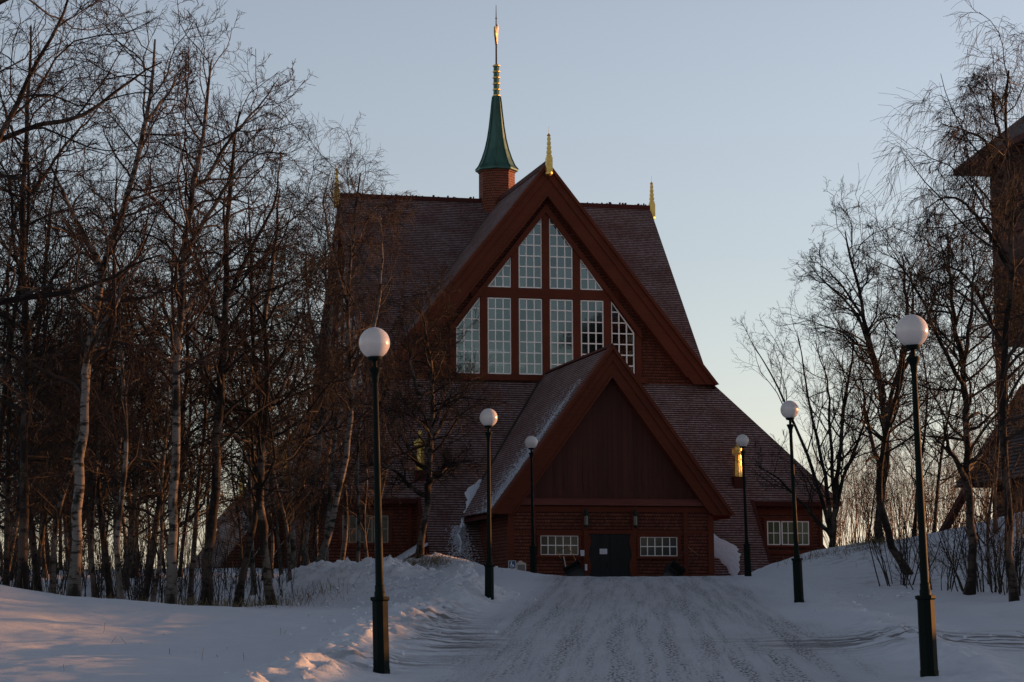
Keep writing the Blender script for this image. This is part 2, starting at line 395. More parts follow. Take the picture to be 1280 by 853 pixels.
def _ground(nt, b):
    t = NT(nt); co = t.coord('Object')
    def attr(n): a = t.new('ShaderNodeAttribute', attribute_name=n); return a.outputs['Fac']
    trod, bare, turf, s = attr('trod'), attr('bare'), attr('turf'), attr('across')
    y = t.sep(co)[1]
    cv = t.new('ShaderNodeCombineXYZ'); t.put(cv.inputs[0], s); t.put(cv.inputs[1], y)
    v = cv.outputs[0]
    n_big = t.noise(co, 0.35, 4); n_mid = t.noise(co, 2.2, 5, 0.6); n_fine = t.noise(co, 26, 4, 0.7)
    snow = t.mix(n_mid, (0.54, 0.57, 0.64), (0.64, 0.66, 0.72))
    # packed snow of the drive with grit dragged along it
    streak = t.noise(t.mapping(v, (3.6, 0.09, 1)), 1.0, 4, 0.65)
    grit = t.noise(t.mapping(v, (22, 6, 1)), 1.0, 2, 0.6)
    packed = t.mix(t.noise(t.mapping(v, (3.5, 0.45, 1)), 1.0, 4, 0.65), (0.38, 0.395, 0.43), (0.54, 0.56, 0.61))
    gm = t.math('MULTIPLY', t.ramp(streak, 0.44, 0.60), t.ramp(grit, 0.50, 0.56))
    packed = t.mix(t.math('MULTIPLY', gm, 0.9), packed, (0.045, 0.045, 0.05))
    c = t.mix(trod, snow, packed)
    # thin snow worn through to frozen turf
    st = t.noise(t.mapping(v, (0.55, 2.6, 1)), 1.0, 4, 0.6)
    st2 = t.noise(t.mapping(v, (1.1, 0.35, 1)), 2.0, 4, 0.65)
    bm_ = t.math('MULTIPLY', t.ramp(t.math('ADD', t.math('MULTIPLY', st, 0.85), t.math('MULTIPLY', n_mid, 0.3)), 0.54, 0.62), bare)
    c = t.mix(t.math('MULTIPLY', bm_, 0.85), c, (0.075, 0.07, 0.065))
    tm = t.math('MULTIPLY', t.ramp(n_mid, 0.50, 0.60), turf)
    c = t.mix(t.math('MULTIPLY', tm, 0.85), c, (0.07, 0.06, 0.04))
    # scattered crumbs of bark and grit everywhere
    sp = t.new('ShaderNodeTexVoronoi'); sp.inputs['Scale'].default_value = 5.0; t.l.new(co, sp.inputs['Vector'])
    spk = t.math('MULTIPLY', t.ramp(sp.outputs['Distance'], 0.075, 0.05), t.ramp(n_big, 0.45, 0.6))
    c = t.mix(t.math('MULTIPLY', spk, 0.7), c, (0.09, 0.08, 0.07))
    t.put(b.inputs['Base Color'], c)
    h = t.math('ADD', t.math('MULTIPLY', n_mid, 0.6), t.math('MULTIPLY', n_fine, 0.22))
    h = t.math('ADD', h, t.math('MULTIPLY', t.math('MULTIPLY', grit, trod), 0.8))
    t.bump(h, 0.7, 0.05, b)
M['ground'] = mat('snow_ground', (0.5, 0.5, 0.55), 0.75, 0, _ground, spec=0.25)
build_ground()

# ------------------------------------------------------------------ church
TH = rad(14.0); OX, OY = 1.709, 105.5
def church_to_world(u, d, z=0):
    return Vector((OX+u*math.cos(TH)-d*math.sin(TH), OY+u*math.sin(TH)+d*math.cos(TH), z))
church = empty('church', (OX, OY, 0), TH, label='large dark red shingled wooden church with crossed steep gables, glazed front gable and green spire', cat='church')
HW, ZF, ZR, DC = 8.2, 13.2, 23.45, 10.1      # half width, foot and ridge of upper roofs, depth of the crossing
DF = 0.8

# upper crossed roofs
r = Mesh()
for sx in (-1, 1):
    for sd_ in (-1, 1):
        # main arm
        d0 = 0.0 if sd_ < 0 else 2*DC; df = DF if sd_ < 0 else 2*DC-DF
        r.poly([(0, d0, ZR), (sx*HW, d0, ZF), (sx*HW, df, ZF), (0, DC, ZR)])
        r.poly([(0, DC, ZR), (sx*HW, DC, ZR), (sx*HW, df, ZF)])
upper = r.build('roof', M['roof'], church)
upper['label'] = 'upper crossed gable roof'
rc = Mesh()
rc.box(-8.35, 8.35, DC-0.13, DC+0.13, ZR-0.08, ZR+0.14); rc.box(-0.13, 0.13, -0.1, 2*DC+0.1, ZR-0.1, ZR+0.12)
rng = random.Random(4)
for i in range(60):
    a = rng.uniform(-8, 8); rc.box(a, a+rng.uniform(.03, .10), DC-0.05, DC+0.05, ZR+0.12, ZR+0.14+rng.uniform(0.03, .12))
rc.build('ridge_cap', M['trim_dark'], upper)
vl = Mesh()
for sx in (-1, 1):
    a, b = Vector((0, DC, ZR+.02)), Vector((sx*HW, DF, ZF+.02)); w = Vector((0.12, 0.12*sx, 0))
    vl.poly([a-w, a+w, b+w, b-w])
vl.build('valley_flashing', M['black'], upper)

# lower roof: a skirt with a centre strip that runs on down to the ground on each side
SL = 5.75/4.5
def side_T(k):
    c = (0, DC)
    def T(a, e, z):      # a along the side (left to right seen from outside), e outward beyond the core
        if k == 0: return (a, 0.5-e, z)
        if k == 1: return (8.3+e, DC+a, z)
        if k == 2: return (-a, 19.7+e, z)
        return (-8.3-e, DC-a, z)
    return T
low = Mesh(); EAVES = []
EZ = 7.45; EE = 4.5; GZ = 3.0
for k in range(4):
    T = side_T(k); ha = 8.3 if k % 2 == 0 else 9.6
    a0, a1 = (-7.0, 8.45) if k == 0 else (-8.3, 8.3)
    eg = EE+(EZ-GZ)/SL
    low.poly([T(-ha, 0, 13.2), T(ha, 0, 13.2), T(ha+EE, EE, EZ), T(-ha-EE, EE, EZ)])
    n = Vector(T(0, 1, 0))-Vector(T(0, 0, 0)); nrm = (n*SL+Vector((0, 0, 1))).normalized()
    low.poly([T(a0, EE, EZ), T(a1, EE, EZ), T(a1, eg, GZ), T(a0, eg, GZ)])
    for aa in (a0, a1):
        Mesh().poly([T(aa, EE-0.8, EZ), T(aa, EE, EZ-.01), T(aa, eg, GZ), T(aa, EE-0.8, GZ)]).build('buttress_wall', M['wall'], church)
    # eaves: fascia and soffit over the recessed corners
    for x0, x1 in ((-ha-EE, a0), (a1, ha+EE)):
        soff = Mesh(); EAVES.append(soff); soff.prism([T(x0, EE+.02, EZ+.02), T(x1, EE+.02, EZ+.02), T(x1, EE-.05, EZ-.2), T(x0, EE-.05, EZ-.2)], Vector(T(0, -.06, 0))-Vector(T(0, 0, 0)))
        soff.poly([T(x0, EE-.05, EZ-.19), T(x1, EE-.05, EZ-.19), T(x1, EE-1.2, EZ-.19), T(x0, EE-1.2, EZ-.19)])
lowroof = low.build('roof', M['roof'], church); lowroof['label'] = 'lower skirt roof running down to the ground'
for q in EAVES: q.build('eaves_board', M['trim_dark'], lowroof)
for aa in (-7.0, 8.45):
    T = side_T(0); eg = EE+(EZ-GZ)/SL
    Mesh().prism([T(aa-.07, EE, EZ+.03), T(aa+.07, EE, EZ+.03), T(aa+.07, eg, GZ+.03), T(aa-.07, eg, GZ+.03)], (0, 0, .04)).build('verge_board', M['trim_dark'], lowroof)
# rows of frosted battens along the left buttress wall
T = side_T(3)
for i in range(4):
    e0 = 4.9-i*0.75
    p0 = T(8.3, e0-0.9+0.2, EZ-1.0-i*0.15); p1 = T(8.3, e0+1.9, EZ-1.0-i*0.15-2.8*SL)
    y = p0[1]-0.04
    Mesh().prism([(p0[0], y, p0[2]), (p0[0]+.06, y, p0[2]+.02), (p1[0]+.06, y, p1[2]+.02), (p1[0], y, p1[2])], (0, -.06, 0)).build('frosted_batten', M['cream'], church)
# recessed corner walls
cw = Mesh()
WE = 3.8
x0, x1, y0, y1 = -8.3-WE, 8.3+WE, 0.5-WE, 19.7+WE
cw.holed([(x0, y0, GZ), (x1, y0, GZ), (x1, y0, EZ), (x0, y0, EZ)], [])
cw.poly([(x0, y1, GZ), (x0, y0, GZ), (x0, y0, EZ), (x0, y1, EZ)]); cw.poly([(x1, y0, GZ), (x1, y1, GZ), (x1, y1, EZ), (x1, y0, EZ)]); cw.poly([(x1, y1, GZ), (x0, y1, GZ), (x0, y1, EZ), (x1, y1, EZ)])
cw.build('wall', M['wall'], church)['label'] = 'recessed low shingled wall'
for x in (x0, x1-.16, -7.35, 8.55): Mesh().box(x, x+.16, y0-.05, y0+.1, GZ, EZ).build('corner_post', M['trim'], church)
for za, zb in ((5.1, 5.22), (6.95, 7.15)): Mesh().box(8.5, x1, y0-.04, y0, za, zb).build('wall_rail', M['trim'], church)

def low_window(xa, xb, za, zb, y, nl, nc, nr, glass, label=None, fr='white', fw=0.05, trim=True):
    """casements: nl lights each nc x nr panes, on a wall facing -y"""
    f = Mesh(); g = Mesh(); w = (xb-xa)/nl
    for i in range(nl):
        a, b = xa+i*w+(0.03 if nl > 1 else 0), xa+(i+1)*w-(0.03 if nl > 1 else 0)
        f.box(a, a+fw, y-.05, y, za, zb); f.box(b-fw, b, y-.05, y, za, zb)
        f.box(a+fw, b-fw, y-.05, y, za, za+fw); f.box(a+fw, b-fw, y-.05, y, zb-fw, zb)
        for c in range(1, nc): q = a+(b-a)*c/nc; f.box(q-.017, q+.017, y-.04, y, za+fw, zb-fw)
        for c in range(1, nr): q = za+(zb-za)*c/nr; f.box(a+fw, b-fw, y-.043, y-.001, q-.017, q+.017)
    fo = f.build('window', M[fr], church)
    if label: fo['label'] = label
    g.poly([(xa, y-.012, za), (xb, y-.012, za), (xb, y-.012, zb), (xa, y-.012, zb)]); g.build('pane', M[glass], fo)
    if trim:
        t_ = Mesh(); e = .13
        t_.box(xa-e, xa, y-.07, y, za, zb); t_.box(xb, xb+e, y-.07, y, za, zb)
        t_.box(xa-e-.05, xb+e+.05, y-.085, y, zb, zb+e); t_.box(xa-e-.05, xb+e+.05, y-.14, y, za-.1, za)
        t_.build('frame', M['trim'], fo)
    return fo
low_window(9.35, 11.45, 5.5, 6.6, y0, 3, 2, 2, 'green_glass', 'three white casements in the right corner wall')
low_window(-10.3, -8.2, 5.55, 6.75, y0, 3, 2, 2, 'dim_glass', 'pale casements in the left corner wall', fr='dull')

# --- gables: wall with openings, glazing, bargeboards
def head(a): return 21.06-1.32*(max(abs(a), .19)-.19)
LIGHTS = []
for c in (-3.75, -2.25, -.75, .75, 2.25, 3.75): LIGHTS.append((c-.56, c+.56, 13.52, 17.1))
for c in (-2.25, -.75, .75, 2.25): LIGHTS.append((c-.56, c+.56, 17.6, 30))
def clip_light(a, b, z0, z1):
    pts = [(a, z0), (b, z0)]
    def top(x): return min(z1, head(x))
    ks = [b]; 
    # kink where head line meets the flat top
    xk = (21.06-z1)/1.32+.19
    for q in (xk, -xk):
        if a < q < b: ks.append(q)
    ks.append(a); ks = sorted(set(ks), reverse=True)
    for q in ks:
        if top(q) > z0+.01: pts.append((q, top(q)))
    out = []
    for p in pts:
        if not out or (abs(p[0]-out[-1][0])+abs(p[1]-out[-1][1])) > .02: out.append(p)
    # drop a base corner that lies above the head line
    if head(a) < z0 and out[0][0] == a: out[0] = (-(21.06-z0)/1.32-.19, z0) if a < 0 else out[0]
    if head(b) < z0: out = [((21.06-z0)/1.32+.19, z0) if (p == (b, z0)) else p for p in out]
    return out
def inset(poly, m):
    c = []; n = len(poly)
    for i in range(n):
        p0_, p, p1_ = Vector(poly[i-1]), Vector(poly[i]), Vector(poly[(i+1) % n])
        e0 = (p-p0_).normalized(); e1 = (p1_-p).normalized(); n0 = Vector((-e0.y, e0.x)); n1 = Vector((-e1.y, e1.x))
        k = (n0+n1); k = k/max(k.dot(n0), .3); c.append(tuple(p+k*m))
    return c
def span_v(poly, x):
    zs = []
    for i in range(len(poly)):
        (xa, za), (xb, zb) = poly[i-1], poly[i]
        if (xa-x)*(xb-x) < 0: zs.append(za+(zb-za)*(x-xa)/(xb-xa))
    return (min(zs), max(zs)) if len(zs) > 1 else None
def span_h(poly, z):
    r_ = span_v([(b, a) for a, b in poly], z); return r_
def gable(T, sc, full):
    """T(a, e, z): frame at gable plane, e = outwards. sc stretches the width."""
    N = Vector(T(0, 1, 0))-Vector(T(0, 0, 0))
    polys = [clip_light(*l) for l in (LIGHTS if full else LIGHTS[:6])]
    hw = HW*sc
    E0 = -0.5
    wm = Mesh(); wm.holed([T(-hw, E0, 12.6), T(hw, E0, 12.6), T(hw, E0, ZF), T(0, E0, ZR-.05), T(-hw, E0, ZF)], [[T(a, E0, z) for a, z in p] for p in polys])
    wm.build('gable_wall', M['wall'], church)
    # timber grid between the lights
    g = Mesh()
    def bar(a0, a1, z0, z1, e0=-.50, e1=-.41): 
        g.prism([T(a0, e0, z0), T(a1, e0, z0), T(a1, e0, z1), T(a0, e0, z1)], N*(e1-e0))
    for x in (-4.5, 4.5): bar(x-.15, x+.15, 13.3, head(x)+.5)
    for x in (-3, -1.5, 0, 1.5, 3): bar(x-.17, x+.17, 13.3, min(head(x)+.1, 22.0) if abs(x) < 3 else head(x)+.1)
    bar(-3.6, 3.6, 17.13, 17.57, -.495, -.40)
    bar(-4.9, 4.9, 13.22, 13.48, -.495, -.3)
    for s_ in (-1, 1):   # sloping head boards
        za, zb = head(.0)+.25, head(4.6)+.25
        g.prism([T(s_*0, -.45, za+.3), T(s_*4.65, -.45, zb+.3-.15), T(s_*4.65, -.45, zb-.17), T(s_*0, -.45, za-.1)], N*.14)
    if full: bar(-HW+.6, -4.65, 16.4, 16.5, -.49, -.44) if False else None
    g.build('window_timber', M['trim'], church)
    for p in polys:
        f = Mesh(); q = inset(p, .055)
        for i in range(len(p)):
            j = (i+1) % len(p)
            f.prism([T(p[i][0], -.52, p[i][1]), T(p[j][0], -.52, p[j][1]), T(q[j][0], -.52, q[j][1]), T(q[i][0], -.52, q[i][1])], N*.06)
        a_, b_ = min(x for x, z in p), max(x for x, z in p)
        ca = round((a_+b_)/2/.75)*.75
        base = [l for l in LIGHTS if l[0]-.01 <= a_ and l[1]+.01 >= b_][0]
        for t_ in (1/3, 2/3):
            x = base[0]+(base[1]-base[0])*t_; sv = span_v(q, x)
            if sv and sv[1]-sv[0] > .08: f.prism([T(x-.028, -.52, sv[0]), T(x+.028, -.52, sv[0]), T(x+.028, -.52, sv[1]), T(x-.028, -.52, sv[1])], N*.055)
        z = base[2]+.51
        while z < max(zz for x, zz in p):
            sh = span_h(q, z)
            if sh and sh[1]-sh[0] > .06: f.prism([T(sh[0], -.521, z-.027), T(sh[1], -.521, z-.027), T(sh[1], -.521, z+.027), T(sh[0], -.521, z+.027)], N*.05)
            z += .51
        fo = f.build('window', M['white'], church)
        g2 = Mesh(); g2.poly([T(a, -.50, z) for a, z in p]); g2.build('pane', M['glass'], fo)
    # bargeboards in three steps, proud of the wall
    for s_ in (-1, 1):
        o = Mesh()
        def slab(zo, zi, e0, e1, zc=ZF):
            k = (ZR-ZF)/hw
            ao = (zo-zc)/k; ai = (zi-zc)/k
            o.prism([T(0, e0, zo), T(s_*ao, e0, zc), T(s_*ai, e0, zc), T(0, e0, zi)], N*(e1-e0))
        if sc == 1.0: slab(ZR+.10, ZR-.12, -.55, .16, ZF-.02); slab(ZR-.12, ZR-.62, -.3, .06, ZF-.02)
        else: slab(ZR-.02, ZR-.62, -.3, .03, ZF-.02)
        slab(ZR-.62, ZR-1.40, -.3, 0.0, ZF-.02); slab(ZR-1.40, ZR-1.52, -.3, .04 if sc == 1.0 else .01, ZF+.3)
        o.build('bargeboard', M['trim'], church)
    # soffit strip behind the boards
    so = Mesh()
    for s_ in (-1, 1):
        so.poly([T(0, -.52, ZR-.2), T(0, 0, ZR-.2), T(s_*hw, 0, ZF-.2), T(s_*hw, -.52, ZF-.2)])
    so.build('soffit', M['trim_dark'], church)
gable(lambda a, e, z: (a, -e, z), 1.0, True)
gable(lambda a, e, z: (-a, 2*DC+e, z), 1.0, False)
kx = (DC-DF)/HW
gable(lambda a, e, z: (-HW-e, DC-a, z), kx, True)
gable(lambda a, e, z: (HW+e, DC+a, z), kx, False)

# tie beams and posts of the open roof inside, seen through the panes
for d_ in (4.0, 10.1, 16.2):
    q = Mesh(); q.box(-7.6, 7.6, d_-.16, d_+.16, 15.2, 15.6); q.build('tie_beam', M['trim_dark'], church)
    q = Mesh(); q.box(-3.6, 3.6, d_-.12, d_+.12, 18.3, 18.6); q.build('collar_beam', M['trim_dark'], church)
    for x in (-3.4, 3.4): Mesh().box(x-.2, x+.2, d_-.2, d_+.2, 12.6, 18.9).build('interior_post', M['trim_dark'], church)
# gilded stepped finials on the gables
def finial(x, y):
    m = Mesh(); zb = ZR-.45
    m.box(x-.14, x+.14, y-.14, y+.14, zb, ZR+.25)
    m.lathe([(.10, zb-.16), (.17, zb-.08), (.17, zb), (.1, zb+.05)], 10, (x, y))
    z = ZR+.25; w = .115
    for i in range(5):
        h = .21; m.box(x-w, x+w, y-w, y+w, z, z+h*.55); m.box(x-w*.72, x+w*.72, y-w*.72, y+w*.72, z+h*.55, z+h)
        z += h; w *= .88
    m.lathe([(.10, z), (.06, z+.06), (.012, z+.12), (.008, z+.42)], 8, (x, y))
    f = m.build('finial', M['gold'], church); f['label'] = 'stepped gilded finial'
for x, y in ((0, -.3), (0, 2*DC+.3), (-HW-.12, DC), (HW+.12, DC)): finial(x, y)

# cupola and spire on the crossing
cu = Mesh(); cu.lathe([(.93, 22.2), (.93, 24.95), (.98, 24.96), (.98, 25.12)], 8, (0, DC), rot=rad(22.5+4)); turret = cu.build('turret', M['turret'], church); turret['label'] = 'octagonal shingled turret on the crossing'
co_ = Mesh()
prof = [(1.02, 25.02), (1.11, 25.06), (1.10, 25.14), (.92, 25.36), (.76, 25.72), (.60, 26.2), (.47, 26.75), (.37, 27.4), (.29, 28.1), (.23, 28.7), (.19, 29.0)]
co_.lathe(prof, 8, (0, DC), rot=rad(22.5+4))
spire = co_.build('spire', M['copper'], church); spire['label'] = 'green copper spire flaring out at the foot'
rb = Mesh()
for i in range(8):
    a = rad(22.5+4)+i*math.pi/4; c, s_ = math.cos(a), math.sin(a)
    for (r0, z0_), (r1, z1_) in zip(prof[2:-1], prof[3:]):
        rb.prism([(r0*c-.02*s_, DC+r0*s_+.02*c, z0_), (r0*c+.02*s_, DC+r0*s_-.02*c, z0_), (r1*c+.015*s_, DC+r1*s_-.015*c, z1_), (r1*c-.015*s_, DC+r1*s_+.015*c, z1_)], (c*.045, s_*.045, .01))
rb.build('seam', M['copper'], spire)
ms = Mesh(); ms.lathe([(.165, 28.9), (.15, 30.55), (.17, 30.56), (.16, 30.66), (.05, 30.7)], 8, (0, DC)); mast = ms.build('mast', M['copper'], church)
for i in range(6):
    z = 29.0+i*.315; g = Mesh(); g.lathe([(.17, z), (.205, z+.015), (.205, z+.055), (.17, z+.07)], 10, (0, DC)); g.build('gilded_ring', M['gold'], mast)
rd = Mesh(); rd.lathe([(.05, 30.6), (.045, 31.9), (.03, 33.0), (.012, 33.85)], 6, (0, DC)); rod = rd.build('rod', M['iron'], church)
g = Mesh(); g.lathe([(.02, 33.1), (.07, 33.14), (.02, 33.18)], 8, (0, DC)); g.build('ball', M['gold'], rod)
ck = Mesh()   # weathercock seen almost end on
cock = [(-.42, 32.15), (-.30, 32.05), (-.12, 31.85), (.0, 31.72), (.14, 31.86), (.26, 32.1), (.30, 32.35), (.36, 32.62), (.46, 32.70), (.36, 32.78), (.30, 32.9), (.22, 32.86), (.14, 32.7), (.08, 32.42), (-.05, 32.32), (-.2, 32.4), (-.3, 32.62), (-.46, 32.6), (-.52, 32.35)]
ca, sa = math.cos(rad(68)), math.sin(rad(68))
ck.prism([(x*ca+.05, DC+x*sa, z) for x, z in cock], (-.1*sa, .1*ca, 0))
o = ck.build('weathercock', M['gold'], church)

# --- porch
PU, PA, PF, PH, PY = -.10, 13.55, 6.62, 5.14, -10.7
pm = Mesh()
for s_ in (-1, 1):
    pm.poly([(PU, PY, PA), (PU+s_*PH, PY, PF), (PU+s_*PH, .5-(13.2-PF)/SL, PF), (PU, .5, PA)])
proof = pm.build('roof', M['roof'], church); proof['label'] = 'steep gable roof of the entrance porch'
rc = Mesh(); rc.prism([(PU-.1, PY-.12, PA-.02), (PU+.1, PY-.12, PA-.02), (PU, PY-.12, PA+.12)], (0, 10.9, 0)); rc.build('ridge_cap', M['trim_dark'], proof)
vf = Mesh()
a, b = Vector((PU, .5, PA+.02)), Vector((PU-PH, .5-(13.2-PF)/SL, PF+.02)); w = Vector((.07, -.07, 0)); vf.poly([a-w, a+w, b+w, b-w]); vf.build('valley_flashing', M['black'], proof)
N = Vector((0, -1, 0))
for s_ in (-1, 1):
    o = Mesh(); k = (PA-PF)/PH
    def slab(zo, zi, y0_, y1_, zc):
        ao = (zo-zc)/k; ai = (zi-zc)/k
        o.prism([(PU, y0_, zo), (PU+s_*ao, y0_, zc), (PU+s_*ai, y0_, zc), (PU, y0_, zi)], (0, y1_-y0_, 0))
    slab(PA+.08, PA-.14, PY+.5, PY-.16, PF-.12); slab(PA-.14, PA-.60, PY+.4, PY-.06, PF-.12); slab(PA-.60, PA-1.18, PY+.4, PY, PF-.12); slab(PA-1.18, PA-1.30, PY+.4, PY-.05, PF-.05)
    o.build('bargeboard', M['trim'], church)['label'] = 'stepped bargeboard of the porch gable'
so = Mesh()
for s_ in (-1, 1): so.poly([(PU, PY, PA-.25), (PU, PY+6, PA-.25), (PU+s_*PH, PY+6, PF-.25), (PU+s_*PH, PY, PF-.25)])
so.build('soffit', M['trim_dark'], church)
gw = Mesh(); gw.poly([(PU-4.75, PY+.42, 6.9), (PU+4.75, PY+.42, 6.9), (PU, PY+.42, PA-.4)]); gw.build('gable_wall', M['boards'], church)['label'] = 'dark boarded triangle above the porch door'
# faint carved relief on the boards
rg = random.Random(9)
for i, (x, h) in enumerate([(-2.3, 1.1), (-1.9, .9), (-1.1, 1.2), (-.8, 1.0), (.0, .8), (1.0, .9), (1.5, 1.2), (2.1, .9), (2.5, .7)]):
    pts = [(x+.16*math.cos(t)*rg.uniform(.7, 1.2)+PU, PY+.40, 7.45+h*.5+h*.5*math.sin(t)*rg.uniform(.8, 1.1)) for t in np.linspace(0, 2*math.pi, 11)[:-1]]
    Mesh().prism(pts, (0, .005, 0)).build('carved_relief', M['boards'], church)
PW = PY+.30      # porch wall plane
XL, XR = -4.55, 4.33
wl_ = Mesh(); wl_.poly([(XL, PW, GZ), (XR, PW, GZ), (XR, PW, 7.0), (XL, PW, 7.0)]); wl_.poly([(XL, -4, GZ), (XL, PW, GZ), (XL, PW, 6.9), (XL, -4, 6.9)]); wl_.poly([(XR, PW, GZ), (XR, -4, GZ), (XR, -4, 6.9), (XR, PW, 6.9)])
wl_.build('wall', M['wall'], church)['label'] = 'shingled wall of the entrance porch'
pt = Mesh()
for xa, xb in ((XL-.03, XL+.22), (-3.55, -3.38), (-1.42, -1.18), (.74, .98), (3.02, 3.2), (XR-.22, XR+.03)): pt.box(xa, xb, PW-.06, PW+.02, GZ, 6.86)
pt.box(XL, XR, PW-.04, PW, 5.72, 5.84); pt.box(XL, XR, PW-.045, PW, 6.62, 6.84)
pt.build('wall_timber', M['trim'], church)
bm_ = Mesh(); bm_.box(PU-4.62, PU+4.62, PW-.2, PW+.2, 6.88, 7.06); bm_.box(PU-4.5, PU+4.5, PW-.12, PW+.12, 7.061, 7.16); bm_.build('cornice_beam', wood_mat('cornice', (0.13, 0.042, 0.032)), church)
# double door
dr = Mesh(); dr.box(-1.13, -.225, PW-.10, PW-.01, 3.3, 5.69); left = dr.build('door', M['black_wood'], church)
dr = Mesh(); dr.box(-.215, .69, PW-.10, PW-.01, 3.3, 5.69); right_d = dr.build('door', M['black_wood'], church)
h = Mesh(); h.box(-.31, -.27, PW-.16, PW-.10, 4.3, 4.55); h.build('handle', M['iron'], left)
nt_ = Mesh(); nt_.box(-.67, -.35, PW-.112, PW-.101, 4.86, 5.08); n_ = nt_.build('notice', M['paper'], left)
sc_ = Mesh()   # scalloped jamb boards either side of the door
for s_, x in ((-1, -1.15), (1, .71)):
    pts = [(x, PW-.13, 3.3)]
    zz = 3.3
    while zz < 5.69:
        pts += [(x-s_*.10*(0.5+0.5*math.cos((zz-3.3)*2*math.pi/1.05)), PW-.13, zz)]; zz += .12
    pts += [(x, PW-.13, 5.7), (x+s_*.2, PW-.13, 5.7), (x+s_*.2, PW-.13, 3.3)]
    sc_.prism(pts[1:], (0, .06, 0))
sc_.box(-1.36, .92, PW-.14, PW-.06, 5.7, 5.84)
sc_.build('door_frame', M['trim'], church)
low_window(-3.2, -1.58, 4.82, 5.62, PW-.02, 1, 5, 2, 'dim_glass', 'small white gridded window left of the door', fw=.03)
low_window(1.1, 2.73, 4.78, 5.58, PW-.02, 1, 5, 2, 'dim_glass', 'small white gridded window right of the door', fw=.03)
for xa, xb, za, zb, mm in ((-1.52, -1.36, 4.78, 5.02, 'paper'), (-1.33, -1.24, 4.18, 4.44, 'paper')):
    q = Mesh(); q.box(xa, xb, PW-.20, PW-.15, za, zb); qo = q.build('notice', M[mm], church); 
    k = Mesh()
    for i in range(4): k.box(xa+.02, xb-.02-.02*(i % 2), PW-.202, PW-.2005, zb-.05-i*.05, zb-.045-i*.05)
    k.build('text_lines', M['ink'], qo)
k = Mesh()
for i in range(3): k.box(-.62, -.40-.04*(i % 2), PW-.114, PW-.1125, 5.02-i*.05, 5.026-i*.05)
k.build('text_lines', M['ink'], n_)
# wall lanterns
for x in (-1.27, .86):
    f = Mesh(); y = PW-.26; z = 6.22
    f.lathe([(.115, z+.22), (.12, z+.25), (.06, z+.37), (.015, z+.50), (.01, z+.58)], 6, (x, y))
    for i in range(6): a = i*math.pi/3; f.box(x+.10*math.cos(a)-.01, x+.10*math.cos(a)+.01, y+.10*math.sin(a)-.01, y+.10*math.sin(a)+.01, z-.16, z+.22)
    f.lathe([(.04, z-.26), (.11, z-.2), (.11, z-.16)], 6, (x, y)); f.box(x-.015, x+.015, y, PW-.05, z+.40, z+.43); f.box(x-.05, x+.05, PW-.075, PW-.06, z+.25, z+.5)
    L = f.build('lantern', M['iron'], church); q = Mesh(); q.lathe([(.088, z-.16), (.088, z+.21)], 6, (x, y)); q.build('lantern_glass', M['lampglass'], L)
# small lean-to beside the left buttress
lt = Mesh(); lt.prism([(-7.6, -5.9, 3.2), (-7.05, -5.9, 3.2), (-7.05, -5.9, 5.25), (-8.4, -5.9, 4.45), (-8.4, -5.9, 3.2)], (0, 2.4, 0))
lo_ = lt.build('lean_to', M['trim_dark'], church); q = Mesh(); q.prism([(-8.7, -6.05, 4.36), (-7.03, -6.05, 5.36), (-7.03, -6.05, 5.46), (-8.7, -6.05, 4.44)], (0, 2.5, 0)); q.build('snow_cover', M['snow'], lo_)

# gilded figures standing on brackets of the lower roof
def figure():
    root = empty('statue')
    m = Mesh()
    n = 20; prof = [(.20, 0), (.215, .05), (.185, .4), (.165, .8), (.155, 1.0), (.20, 1.22), (.215, 1.33), (.14, 1.42), (.065, 1.46), (.06, 1.50)]
    rings = []
    for r_, z in prof:
        fold = .018 if z < 1.1 else 0
        rings.append([((r_+fold*math.sin(5*a+z*2))*math.cos(a), (r_*.72+fold*math.sin(7*a))*math.sin(a), z) for a in np.linspace(0, 2*math.pi, n, endpoint=False)])
    for a in range(len(rings)-1):
        for i in range(n): j = (i+1) % n; m.poly([rings[a][i], rings[a][j], rings[a+1][j], rings[a+1][i]])
    m.poly(rings[0][::-1]); m.poly(rings[-1])
    for s_ in (-1, 1):     # sleeves folded to the chest
        pts = [(s_*.19, .0, 1.30, .07), (s_*.225, -.05, 1.08, .07), (s_*.17, -.16, .98, .062), (s_*.03, -.19, 1.10, .04)]
        prev = None
        for p in pts:
            ring = [(p[0]+p[3]*math.cos(a), p[1]+p[3]*math.sin(a)*.8, p[2]+p[3]*.5*math.sin(a)) for a in np.linspace(0, 2*math.pi, 8, endpoint=False)]
            if prev:
                for i in range(8): j = (i+1) % 8; m.poly([prev[i], prev[j], ring[j], ring[i]])
            else: m.poly(ring[::-1])
            prev = ring
        m.poly(prev)
    m.build('robed_body', M['gold'], root, smooth=True)
    hd = Mesh(); hd.lathe([(.03, 1.47), (.075, 1.51), (.098, 1.58), (.10, 1.65), (.085, 1.72), (.045, 1.765), (.01, 1.775)], 14, sx=.88, sy=1.05)
    hd.prism([(-.018, -.1, 1.585), (.018, -.1, 1.585), (0, -.103, 1.65)], (0, -.03, 0))
    for s_ in (-1, 1): hd.box(s_*.086-.01, s_*.086+.01, -.015, .025, 1.59, 1.65); hd.box(s_*.035-.014, s_*.035+.014, -.101, -.094, 1.645, 1.66)
    hd.box(-.026, .026, -.101, -.093, 1.548, 1.556)
    hd.build('head', M['gold'], root, smooth=True)
    hr = Mesh(); hr.lathe([(.108, 1.6), (.112, 1.68), (.09, 1.755), (.04, 1.79), (.01, 1.795)], 12, (0, .018), sx=.9, sy=1.0); hr.build('hair', M['gold'], root, smooth=True)
    return root
fig = figure(); first = True
